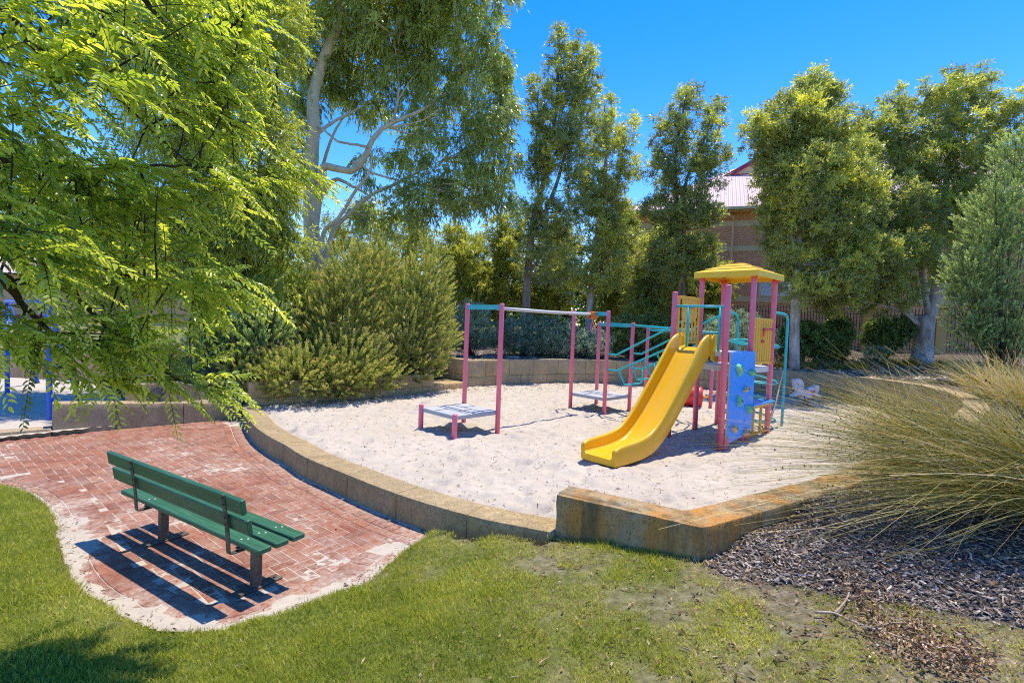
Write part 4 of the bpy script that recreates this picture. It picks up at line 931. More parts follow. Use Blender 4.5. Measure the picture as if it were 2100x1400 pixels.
# fence
FA, FB = np.array([4.5, 25.6]), np.array([23.5, 18.7]); fu = unit(FB-FA); FL = np.linalg.norm(FB-FA)
fx = empty('iron_fence', (FA[0], FA[1], 0), math.atan2(fu[1], fu[0])); tag(fx, 'black iron picket fence with cream rendered piers in front of the brick house', 'fence')
def fs(px):                                                      # distance along the fence under picture column px
    v = ray(px, 690); nrm = np.array([-fu[1], fu[0]]); t = (FA@nrm)/(v[:2]@nrm); return (v[:2]*t-FA)@fu
piers = [.3, fs(1420), fs(1628), fs(1775), fs(1926), fs(2090)]; 
for k, x in enumerate(piers):
    z0 = gz(*(FA+fu*x))-.1; mb = MB(); mb.box((x, 0, z0+.95), (.36, .36, 1.9), None, .01); mb.box((x, 0, z0+1.95), (.44, .44, .09), None, .012); mb.build('pier', 'render_wall', fx)
for k in range(len(piers)-1):
    a, b2 = piers[k]+.19, piers[k+1]-.19; mb = MB(); za, zb = gz(*(FA+fu*a)), gz(*(FA+fu*b2)); n = int((b2-a)/.115)
    for i in range(n):
        x = a+(i+.5)*(b2-a)/n; z0 = za+(zb-za)*(i+.5)/n; mb.box((x, 0, z0+.93), (.024, .024, 1.72), None, .003)
        mb.add(np.array([(-.012, -.012, 0), (.012, -.012, 0), (.012, .012, 0), (-.012, .012, 0), (0, 0, .06)])+[x, 0, z0+1.79], None, [[0, 1, 4], [1, 2, 4], [2, 3, 4], [3, 0, 4]])
    for h_ in (.18, 1.58): mb.bar((a, 0, za+h_), (b2, 0, zb+h_), .035, .04, e=.003)
    mb.build('picket_panel', 'black', fx)
# house number on the fence
nx_ = fs(1754); npz = onplane(1754, 722, FA, FB)
pl = empty('house_number', tuple(npz), math.atan2(fu[1], fu[0])); tag(pl, 'small dark blue number plate with white digits low on the fence behind the shrubs', 'sign')
mb = MB(); mb.box((0, -.04, 0), (.50, .02, .26), None, .004); mb.build('plate', paint('navy_plate', (.02, .03, .13), .4, .1), pl)
for k, ch in enumerate('86'):
    cu = bpy.data.curves.new('digit', 'FONT'); cu.body = ch; cu.size = .27; cu.extrude = .006; cu.align_x = 'CENTER'; cu.align_y = 'CENTER'; cu.offset = .008
    o = bpy.data.objects.new('digit', cu); COL.objects.link(o); o.parent = pl; o.location = (-.11+.22*k, -.056, 0); o.rotation_euler = (PI/2, 0, 0); cu.materials.append(MT['white'])
    bpy.context.view_layer.update(); me = bpy.data.meshes.new_from_object(o.evaluated_get(bpy.context.evaluated_depsgraph_get())); o2 = bpy.data.objects.new('digit', me); COL.objects.link(o2); o2.parent = pl; o2.location = o.location; o2.rotation_euler = o.rotation_euler; bpy.data.objects.remove(o); o2.name = 'digit'

# ================================================================== TREES
def limb(mb, pts, r0, r1, n=8, sub=5, wob=.0):
    P = bez(pts, sub); t = np.linspace(0, 1, len(P)); R = r0*(1-t)+r1*t
    if wob: P = P+wob*rnd(len(P))*np.linspace(0, 1, len(P))[:, None]
    mb.tube(P, R, n)
def foliage(blobs, n_sub, sub_r, n_twig, n_leaf, L, Wd, up=0., out=.6, droop=0., shell=.5, tint0=.5, tvar=.22, twist=.8, rise=0., fine=False, ptint=0.):
    subs, bi = pick(blobs, n_sub, shell)
    cen = np.array([c for c, r in blobs])[bi]; outd = unit(subs-cen+1e-3)
    st = rng.normal(0, tvar, n_sub); k = np.repeat(np.arange(n_sub), n_twig); n = len(k)
    td = unit(rnd(n)*.9+outd[k]*out+np.array([0, 0, up])); tl = sub_r*rng.uniform(.55, 1.25, n)
    tb = subs[k]+rnd(n)*sub_r*.35
    j = np.repeat(np.arange(n), n_leaf); m = len(j); t = rng.uniform(.15, 1, m)
    P = tb[j]+td[j]*(tl[j]*t)[:, None]; P[:, 2] -= droop*(t**2)*tl[j]
    D = unit(td[j]*.6+rnd(m)*twist+np.array([0, 0, rise-droop*.9]))
    mb = MB(); add_leaves(mb, P, D, rnd(m)+np.array([.15, 0, .75]), L*rng.uniform(.6, 1.25, m), Wd*rng.uniform(.7, 1.2, m), tint0+st[k[j]]+rng.normal(0, .13, m)+ptint*(t-.5), fine)
    return mb, subs
def tree(name, label, base, trunks, blobs, lm, bm, group=None, branches=40, br=(.028, .006), **kw):
    root = empty(name, tuple(base)); tag(root, label, 'tree', group); b = np.array(base)
    mb, subs = foliage(blobs, **kw); cr = mb.build('crown', lm, root, loc=-b)
    tb = MB(); TP = []
    for pts, r0, r1 in trunks:
        limb(tb, pts, r0, r1, 10, 6, .02); TP.append(bez(pts, 6)[3:])
    TP = np.concatenate(TP)
    for s in subs[rng.choice(len(subs), min(branches, len(subs)), replace=False)]:
        d = np.linalg.norm(TP-s, axis=1)+np.clip(TP[:, 2]-s[2]+.3, 0, 9)*1.5; p = TP[np.argmin(d)]
        if np.linalg.norm(p-s) > 3.2: continue
        mid = p*.5+s*.5+rnd(1)[0]*.12-[0, 0, .08]; limb(tb, [p, mid, s], br[0], br[1], 5, 4)
    tb.build('trunk', bm, root, True, loc=-b); return root
def pp(Y, *pts): return [atY(px, py, Y+(dy[0] if dy else 0)) for px, py, *dy in pts]
def BL(Y, *l): return [blob(x, y, Y+(r[0] if r else 0), rx, ry, r[1] if len(r) > 1 else None) for x, y, rx, ry, *r in l]
def ground_pt(px, Y):
    p = atY(px, 700, Y); return np.array([p[0], p[1], gz(p[0], p[1])-.05])
# --- big gum
Y = 18.2; gb_ = ground_pt(640, Y)
trk = [([gb_, *pp(Y, (641, 600), (639, 472), (637, 427), (639, 334), (643, 260), (644, 190), (668, 110), (693, 52), (694, -40))], .30, .15),
 (pp(Y, (640, 500), (650, 420), (660, 371, -.2), (664, 343, -.3), (690, 346, -.4), (723, 349, -.5), (749, 319, -.5), (767, 282, -.4), (797, 256, -.3), (871, 223, 0), (908, 197, .2), (953, 163, .3)), .17, .035),
 (pp(Y, (645, 470), (656, 408, .2), (675, 379, .3), (693, 368, .3), (723, 382, .5), (756, 400, .6)), .12, .03),
 (pp(Y, (655, 560, -.3), (663, 479, -.3), (693, 449, -.4), (730, 390, -.5), (756, 356, -.5), (764, 310, -.4)), .085, .03),
 (pp(Y, (662, 560, .4), (682, 479, .4), (708, 446, .4), (760, 401, .4), (816, 375, .5), (830, 368, .5), (880, 340, .6)), .10, .025),
 (pp(Y, (604, 226), (630, 246), (660, 264, -.2), (693, 290, -.3), (730, 297, -.5), (756, 303, -.6)), .03, .045),
 (pp(Y, (723, 335, -.5), (738, 334, -.5), (760, 353, -.4), (819, 371, 0), (860, 380, .2)), .055, .025),
 (pp(Y, (650, 275), (672, 258, .2), (700, 241, .4), (741, 219, .7), (790, 180, 1)), .075, .02),
 (pp(Y, (662, 340, .3), (678, 290, .4), (697, 252, .5), (720, 225, .6)), .06, .025),
 (pp(Y, (640, 315), (620, 300, -.2), (604, 290, -.4)), .05, .03), (pp(Y, (642, 280), (630, 272, -.2), (612, 255, -.3), (585, 225, -.3)), .05, .02),
 (pp(Y, (804, 250, -.3), (812, 225, -.2), (817, 193, -.1), (817, 149, 0), (808, 74, 0)), .055, .018), (pp(Y, (817, 205, -.1), (834, 178, 0), (860, 140, .2)), .035, .012),
 (pp(Y, (800, 262, -.3), (845, 253, -.5), (871, 245, -.6), (900, 225, -.7)), .035, .012), (pp(Y, (901, 200, .2), (946, 215, .1), (983, 219, 0)), .03, .01),
 (pp(Y, (797, 262, -.3), (850, 275, 0), (905, 262, .3), (960, 270, .5)), .03, .01), (pp(Y, (819, 371, .1), (870, 345, .2), (905, 330, .3)), .03, .01)]
gum_bl = BL(Y, (620, 60, 80, 90), (700, 10, 90, 70), (800, 30, 100, 80), (900, 30, 90, 80), (975, 100, 75, 105), (1015, 210, 46, 95), (1005, 320, 52, 90), (930, 300, 65, 55), (895, 180, 80, 60, .8), (820, 120, 80, 70, .6), (740, 110, 65, 55, .8), (630, 160, 55, 70, .6),
 (588, 250, 36, 80, .6), (960, 395, 55, 45), (880, 400, 65, 50), (815, 440, 60, 48, .5), (765, 330, 28, 42, .9), (840, 315, 45, 38, .5), (600, 340, 38, 55, .8), (1020, 405, 38, 38), (760, -70, 200, 90), (940, -60, 120, 90), (720, 190, 34, 24, 1.2), (740, 440, 40, 30, 1.2), (760, 215, 45, 40, 1.5), (690, 150, 50, 40, 1.2), (860, 240, 50, 40, 1.2), (930, 380, 50, 45, .8))
tree('gum_tree', 'tall pale-trunked gum tree with spreading limbs and drooping leaves behind the needle-leaved shrubs', gb_, trk, gum_bl, 'leaf_gum', 'bark_gum', None, 150, (.03, .006),
     n_sub=1180, sub_r=.42, n_twig=13, n_leaf=13, L=.19, Wd=.038, up=-.05, out=.5, droop=.85, shell=.42, tint0=.50, tvar=.18, twist=.55)
# --- willow-like tree on the left
Y = 12.8; b_ = ground_pt(500, Y)
pep = BL(Y, (570, 55, 60, 70), (500, 160, 80, 110), (560, 290, 55, 95), (430, 300, 95, 110), (335, 260, 85, 85), (300, 90, 120, 90), (240, 400, 100, 60), (565, 400, 40, 65), (520, 480, 85, 85), (600, 515, 34, 50), (575, 590, 66, 70), (530, 420, 65, 70), (540, 640, 50, 50), (450, 560, 90, 85), (480, 650, 70, 45), (350, 480, 120, 110), (210, 540, 110, 90), (110, 450, 90, 70), (60, 330, 70, 60), (420, 30, 100, 90), (250, -40, 150, 60), (500, -50, 100, 60))
tree('willow_myrtle', 'dense olive-green weeping tree with fine leaves between the bright branches and the gum', b_, [([b_, *pp(Y, (498, 560), (490, 430), (470, 300), (450, 150), (440, 20))], .2, .05), (pp(Y, (492, 470), (540, 380), (560, 280), (570, 120)), .1, .03), (pp(Y, (490, 450), (420, 380), (340, 300), (300, 150)), .1, .03), (pp(Y, (490, 500), (380, 470), (240, 440), (120, 440)), .09, .02)], pep, 'leaf_olive', 'bark_dark', None, 60, (.03, .006),
     n_sub=1500, sub_r=.40, n_twig=15, n_leaf=16, L=.115, Wd=.024, up=-.1, out=.55, droop=.6, shell=.45, tint0=.5, tvar=.2, twist=.6)
# --- slim tall trees in a row along the fence
slim = 'slim dark-leaved trees along the back fence'
Y = 19.6; b_ = ground_pt(1076, Y)
tree('tall_tree', 'tallest slim tree behind the steel rail, leaning trunk showing between thin foliage', b_, [([b_, *pp(Y, (1080, 600), (1088, 500), (1097, 440), (1111, 390), (1137, 252), (1145, 150), (1148, 70))], .19, .02), (pp(Y, (1092, 480), (1120, 430), (1150, 350), (1175, 240), (1195, 130)), .10, .02), (pp(Y, (1105, 410), (1100, 300), (1105, 180)), .05, .015), (pp(Y, (1086, 560), (1105, 530), (1120, 500)), .08, .03)],
     BL(Y, (1148, 75, 22, 45), (1150, 130, 30, 50), (1195, 125, 30, 55), (1180, 200, 45, 75), (1110, 210, 26, 90), (1165, 300, 45, 70), (1125, 300, 32, 75), (1105, 350, 26, 50), (1185, 380, 28, 50), (1110, 445, 55, 45), (1150, 440, 55, 45), (1120, 530, 65, 55), (1160, 580, 50, 40)), 'leaf_tall', 'bark_brown', slim, 80, (.022, .005),
     n_sub=400, sub_r=.32, n_twig=12, n_leaf=13, L=.145, Wd=.034, up=.35, out=.5, droop=.1, shell=.5, tint0=.46, tvar=.18, rise=.15)
Y = 20.6; b_ = ground_pt(1205, Y)
tree('tall_tree', 'shorter slim tree with two rounded tops, just right of the tallest one', b_, [([b_, *pp(Y, (1213, 580), (1225, 480), (1238, 400), (1243, 300), (1240, 210))], .15, .02), (pp(Y, (1228, 470), (1262, 400), (1278, 300), (1280, 250)), .08, .02)],
     BL(Y, (1238, 225, 28, 38), (1275, 275, 28, 42), (1235, 300, 45, 70), (1296, 335, 20, 35), (1255, 400, 52, 65), (1230, 470, 50, 60), (1210, 400, 30, 60), (1240, 550, 58, 50), (1205, 560, 40, 50), (1275, 470, 35, 50)), 'leaf_tall', 'bark_grey', slim, 60, (.02, .005),
     n_sub=330, sub_r=.32, n_twig=12, n_leaf=13, L=.145, Wd=.034, up=.3, out=.5, droop=.1, shell=.5, tint0=.56, tvar=.18, rise=.15)
Y = 20.2; b_ = ground_pt(1398, Y)
tree('tall_tree', 'slim tree with twin thin trunks standing before the pink roof', b_, [([b_, *pp(Y, (1394, 600), (1393, 520), (1388, 420), (1385, 330), (1400, 230), (1412, 180))], .14, .02), ([b_+[.12, 0, 0], *pp(Y, (1402, 580), (1402, 470), (1405, 380), (1440, 300), (1462, 220))], .12, .02)],
     BL(Y, (1418, 190, 22, 36), (1405, 235, 36, 50), (1465, 240, 26, 42), (1440, 295, 52, 60), (1368, 275, 32, 50), (1395, 350, 60, 65), (1462, 340, 30, 55), (1345, 340, 18, 40), (1395, 440, 65, 45), (1355, 440, 38, 36), (1440, 430, 45, 35), (1400, 540, 60, 60), (1360, 545, 35, 50), (1440, 520, 40, 40)), 'leaf_tall', 'bark_brown', slim, 70, (.022, .005),
     n_sub=430, sub_r=.32, n_twig=12, n_leaf=13, L=.145, Wd=.034, up=.35, out=.5, droop=.05, shell=.5, tint0=.42, tvar=.18, rise=.15)
Y = 16.9; b_ = ground_pt(1632, Y)
tree('bushy_tree', 'bushy spreading tree right of the yellow tower roof with grey trunk', b_, [([b_, *pp(Y, (1630, 650), (1634, 560), (1640, 460), (1648, 350), (1655, 230))], .17, .03), (pp(Y, (1636, 520), (1600, 430), (1570, 330), (1560, 260)), .07, .02), (pp(Y, (1640, 450), (1680, 380), (1700, 260)), .07, .02)],
     BL(Y, (1660, 195, 40, 38, 0, 1.), (1700, 215, 25, 38), (1635, 250, 60, 60, -.3, 1.4), (1570, 270, 45, 50, -.2, 1.1), (1690, 290, 55, 55, -.3, 1.5), (1585, 325, 45, 32), (1630, 370, 75, 65, -.2, 1.6), (1590, 420, 42, 55), (1640, 460, 75, 60), (1605, 520, 40, 40), (1650, 570, 45, 60), (1725, 370, 50, 60), (1720, 450, 50, 60), (1765, 400, 55, 70, .4, 1.0), (1750, 320, 40, 45, .4), (1770, 520, 60, 65, .3), (1710, 560, 60, 55), (1740, 600, 40, 35, .3)), 'leaf_tall', 'bark_grey', None, 90, (.024, .005),
     n_sub=1000, sub_r=.30, n_twig=14, n_leaf=13, L=.125, Wd=.032, up=.25, out=.5, droop=.1, shell=.5, tint0=.55, tvar=.2, rise=.15)
Y = 19.0; b_ = ground_pt(1893, Y-.3); b_[2] -= .05
tree('paperbark_tree', 'wide paperbark with pale flaking forked trunk at the right end of the fence', b_, [([b_, *pp(Y, (1892, 720), (1895, 680), (1902, 650))], .37, .27), (pp(Y, (1900, 672), (1915, 620), (1920, 560), (1930, 450), (1950, 300), (1955, 210)), .22, .03), (pp(Y, (1895, 680), (1868, 650), (1845, 620, -.4), (1800, 560, -.6), (1760, 450, -.5), (1780, 300, -.3)), .14, .03), (pp(Y, (1905, 650), (1890, 560), (1870, 420), (1860, 260)), .12, .03), (pp(Y, (1920, 570), (1960, 540), (2010, 420), (2030, 260)), .1, .03), (pp(Y, (1880, 665, -.3), (1850, 640, -.8), (1790, 620, -1.2)), .06, .02)],
     BL(Y, (1800, 270, 50, 42), (1865, 215, 48, 40), (1945, 205, 55, 55), (2010, 180, 42, 40), (2055, 225, 45, 50), (1755, 350, 60, 60), (1850, 320, 90, 70), (1960, 290, 85, 75), (2060, 320, 65, 90), (1725, 440, 80, 70), (1830, 430, 95, 75, -.5), (1930, 420, 85, 75), (1690, 540, 75, 65, -.5), (1790, 540, 95, 75, -.8), (1885, 520, 65, 65, -.5), (1735, 605, 65, 40, -.8), (1820, 600, 55, 45, -.6), (2000, 420, 70, 80), (1700, 590, 60, 50, -.5), (1740, 480, 60, 60, -.6), (1985, 560, 50, 60)), 'leaf_tall', 'bark_grey', None, 150, (.028, .005),
     n_sub=1450, sub_r=.30, n_twig=14, n_leaf=14, L=.13, Wd=.033, up=.2, out=.5, droop=.15, shell=.48, tint0=.52, tvar=.2, rise=.12)
# --- yellow-green thicket behind the fence line
th_l = ['pale yellow-green thicket tree just right of the big needle-leaved shrubs', 'leafy thicket tree behind the left pair of track-ride posts', 'thicket tree filling the gap behind the tallest slim trunk', 'thicket tree between the two slim trunks over the grey shrubs', 'dark thicket tree behind the teal handrails', 'thicket tree just left of the yellow tower roof', 'loose pale thicket tree seen below the drooping gum leaves', 'thicket tree hidden behind the twin thin trunks']
th_b = [(23, (955, 560, 45, 85), (975, 620, 40, 60), (930, 520, 30, 60)), (24, (1030, 530, 55, 90), (1010, 600, 50, 60), (1050, 470, 35, 40)), (24.5, (1140, 560, 50, 90), (1100, 610, 50, 50), (1150, 500, 40, 40)), (24, (1265, 540, 50, 90), (1250, 610, 50, 50), (1280, 460, 30, 35)), (21.8, (1335, 590, 48, 65), (1325, 640, 45, 40), (1350, 500, 32, 45)), (22, (1455, 600, 36, 50), (1425, 530, 22, 40), (1485, 575, 20, 35), (1440, 640, 40, 30)), (26, (760, 470, 70, 60), (860, 490, 60, 60), (800, 540, 70, 50), (700, 500, 50, 60)), (23, (1410, 600, 50, 55), (1390, 640, 60, 40), (1430, 540, 35, 40))]
for lb, (Y, *bl) in zip(th_l, th_b):
    b_ = ground_pt(bl[0][0], Y)
    tree('thicket_tree', lb, b_, [([b_, *pp(Y, (bl[0][0]+6, 630), (bl[0][0]-4, 560), (bl[0][0], 480))], .09, .02)], BL(Y, *bl), 'leaf_thicket' if lb != th_l[4] else 'leaf_tall', 'bark_dark', 'thicket trees behind the playground', 14, (.02, .006),
         n_sub=300, sub_r=.38, n_twig=12, n_leaf=13, L=.15, Wd=.036, up=.3, out=.5, droop=.1, shell=.5, tint0=.55, tvar=.2, rise=.15)
# --- far tree line
mb, _ = foliage([(np.array([x, 62+8*math.sin(x*.13), 4.5]), np.array([5.5, 3, 4.5+1.2*math.sin(x*1.7)])) for x in np.arange(-80, 85, 5.)], 2600, 1.2, 9, 11, .5, .22, up=.3, tint0=.4)
o = mb.build('distant_trees', 'leaf_dark'); tag(o, None, None, kind='stuff')

# ================================================================== SHRUBS
def plume_shrub(name, label, base, blobs, n, lm, nn=60, length=.34, group=None, tilt=(0, 0), upk=.75, cat='shrub'):
    root = empty(name, tuple(base)); tag(root, label, cat, group); b = np.array(base)
    P, i = pick(blobs, n, .28, .62); cen = np.array([c for c, r in blobs])[i]; R = np.array([r for c, r in blobs])[i]
    outd = unit((P-cen)/R**1.2+1e-3); ax = unit(outd*.75+np.array([tilt[0], tilt[1], upk])+rnd(n)*.28)
    Ls = length*rng.uniform(.7, 1.3, n); st = rng.normal(0, .12, n); pk = rng.random(n) < .06
    k = np.repeat(np.arange(n), nn); m = len(k); t = rng.random(m)**.8
    rad = unit(np.cross(ax[k], rnd(m))); q = P[k]+ax[k]*((t-.35)*Ls[k])[:, None]+rad*.006
    D = unit(ax[k]*(.62+.5*t[:, None])+rad*.62)
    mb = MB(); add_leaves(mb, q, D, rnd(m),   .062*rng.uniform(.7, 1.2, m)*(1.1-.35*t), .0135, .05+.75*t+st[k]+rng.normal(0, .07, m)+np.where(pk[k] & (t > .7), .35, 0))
    cr = mb.build('foliage', lm, root, loc=-b)
    tb = MB()
    for c in P[rng.choice(n, 45, replace=False)]:
        limb(tb, [b+[rng.normal(0, .08), rng.normal(0, .08), 0], b*.45+c*.55+[0, 0, -.15], c], .022, .005, 5, 4)
    # leafy bare twigs inside, so that the depth of the bush is not empty
    tb.build('stems', 'bark_dark', root, True, loc=-b); return root
wg = 'needle-leaved shrubs spilling over the planter wall'
b_ = ground_pt(840, 14.6); b_[2] = .8
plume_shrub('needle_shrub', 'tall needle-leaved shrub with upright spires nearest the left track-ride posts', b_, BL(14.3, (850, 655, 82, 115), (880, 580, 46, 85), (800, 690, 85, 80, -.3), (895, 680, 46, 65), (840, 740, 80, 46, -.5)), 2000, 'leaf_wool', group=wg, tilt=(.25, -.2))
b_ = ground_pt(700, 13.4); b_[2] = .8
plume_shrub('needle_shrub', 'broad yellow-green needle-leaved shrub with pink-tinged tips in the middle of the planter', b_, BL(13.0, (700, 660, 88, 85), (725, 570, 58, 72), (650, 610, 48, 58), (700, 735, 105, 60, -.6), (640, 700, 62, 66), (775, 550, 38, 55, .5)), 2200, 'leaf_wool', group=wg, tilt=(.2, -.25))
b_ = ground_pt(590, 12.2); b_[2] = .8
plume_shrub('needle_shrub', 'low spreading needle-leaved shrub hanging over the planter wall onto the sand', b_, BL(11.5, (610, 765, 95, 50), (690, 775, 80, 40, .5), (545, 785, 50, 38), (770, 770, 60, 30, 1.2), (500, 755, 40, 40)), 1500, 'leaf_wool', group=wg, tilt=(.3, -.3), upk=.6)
b_ = ground_pt(470, 12.0); b_[2] = .75
plume_shrub('needle_shrub', 'dark shaded needle-leaved shrub at the left end of the planter', b_, BL(11.9, (470, 700, 75, 60), (540, 680, 60, 65), (420, 735, 50, 40)), 1000, 'leaf_wool_dark', group=wg, tilt=(.1, -.2))
b_ = ground_pt(2060, 14.6)
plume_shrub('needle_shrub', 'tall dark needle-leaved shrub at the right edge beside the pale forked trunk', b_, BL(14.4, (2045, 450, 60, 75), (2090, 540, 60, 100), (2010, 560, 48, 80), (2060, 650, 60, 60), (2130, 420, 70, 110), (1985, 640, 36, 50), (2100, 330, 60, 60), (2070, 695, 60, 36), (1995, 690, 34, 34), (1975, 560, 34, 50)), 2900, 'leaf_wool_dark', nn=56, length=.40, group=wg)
def dome(name, label, px, Y, parts, lm, n, L=.055, Wd=.017, group=None, tint0=.5):
    b_ = ground_pt(px, Y); root = empty(name, tuple(b_)); tag(root, label, 'shrub', group)
    mb, subs = foliage(BL(Y, *parts), n, .15, 9, 11, L, Wd, up=.45, out=.6, shell=.30, tint0=tint0, tvar=.16, rise=.3, ptint=.3); mb.build('foliage', lm, root, loc=-b_)
    tb = MB()
    for s in subs[:24]: limb(tb, [b_, b_*.5+s*.5-[0, 0, .05], s], .016, .004, 5, 3)
    tb.build('stems', 'bark_dark', root, True, loc=-b_)
gg = 'clipped grey-green shrubs on the bank behind the playground'
dome('grey_shrub', 'pale grey-green shrub between the left track-ride posts and the needle-leaved shrubs', 970, 17.7, [(965, 665, 42, 45), (990, 690, 30, 25), (940, 690, 30, 35)], 'leaf_grey', 330, group=gg)
dome('grey_shrub', 'wide rounded blue-green shrub on the wall behind the steel rail', 1095, 18.7, [(1085, 690, 85, 40), (1040, 695, 45, 35), (1140, 692, 55, 40)], 'leaf_grey', 760, group=gg, tint0=.38)
dome('grey_shrub', 'silvery clipped shrub below the orange trolley', 1200, 18.7, [(1195, 705, 55, 26), (1160, 705, 45, 30), (1232, 705, 30, 25)], 'leaf_grey', 460, group=gg, tint0=.72)
dome('green_shrub', 'dark green shrub behind the pink posts of the loop ladder', 1310, 19, [(1300, 690, 60, 45), (1360, 700, 55, 42), (1265, 690, 35, 38)], 'leaf_dark', 620, .07, .022)
dome('grey_shrub', 'flowering silvery shrub seen through the open middle of the tower', 1520, 18.2, [(1515, 690, 48, 55), (1470, 700, 40, 50), (1560, 700, 32, 40)], 'leaf_grey', 520, group=gg, tint0=.6)
dome('green_shrub', 'dark glossy shrub right of the teal ring climber', 1655, 18.3, [(1650, 700, 52, 38), (1620, 700, 30, 45), (1690, 705, 35, 32)], 'leaf_dark', 420, .08, .026)
dome('green_shrub', 'low dark shrub at the fence in front of the number plate', 1735, 19, [(1712, 700, 30, 36), (1722, 680, 26, 28)], 'leaf_dark', 260, .08, .026)
dome('green_shrub', 'small dark shrub with pale leaf edges left of the forked trunk', 1815, 19.2, [(1812, 690, 36, 36), (1840, 680, 26, 30)], 'leaf_dark', 300, .08, .026)
dome('grey_shrub', 'little pale shrub low in front of the brick fence bay', 1800, 19.0, [(1795, 722, 22, 13)], 'leaf_grey', 60, .05, .014, gg, .8)

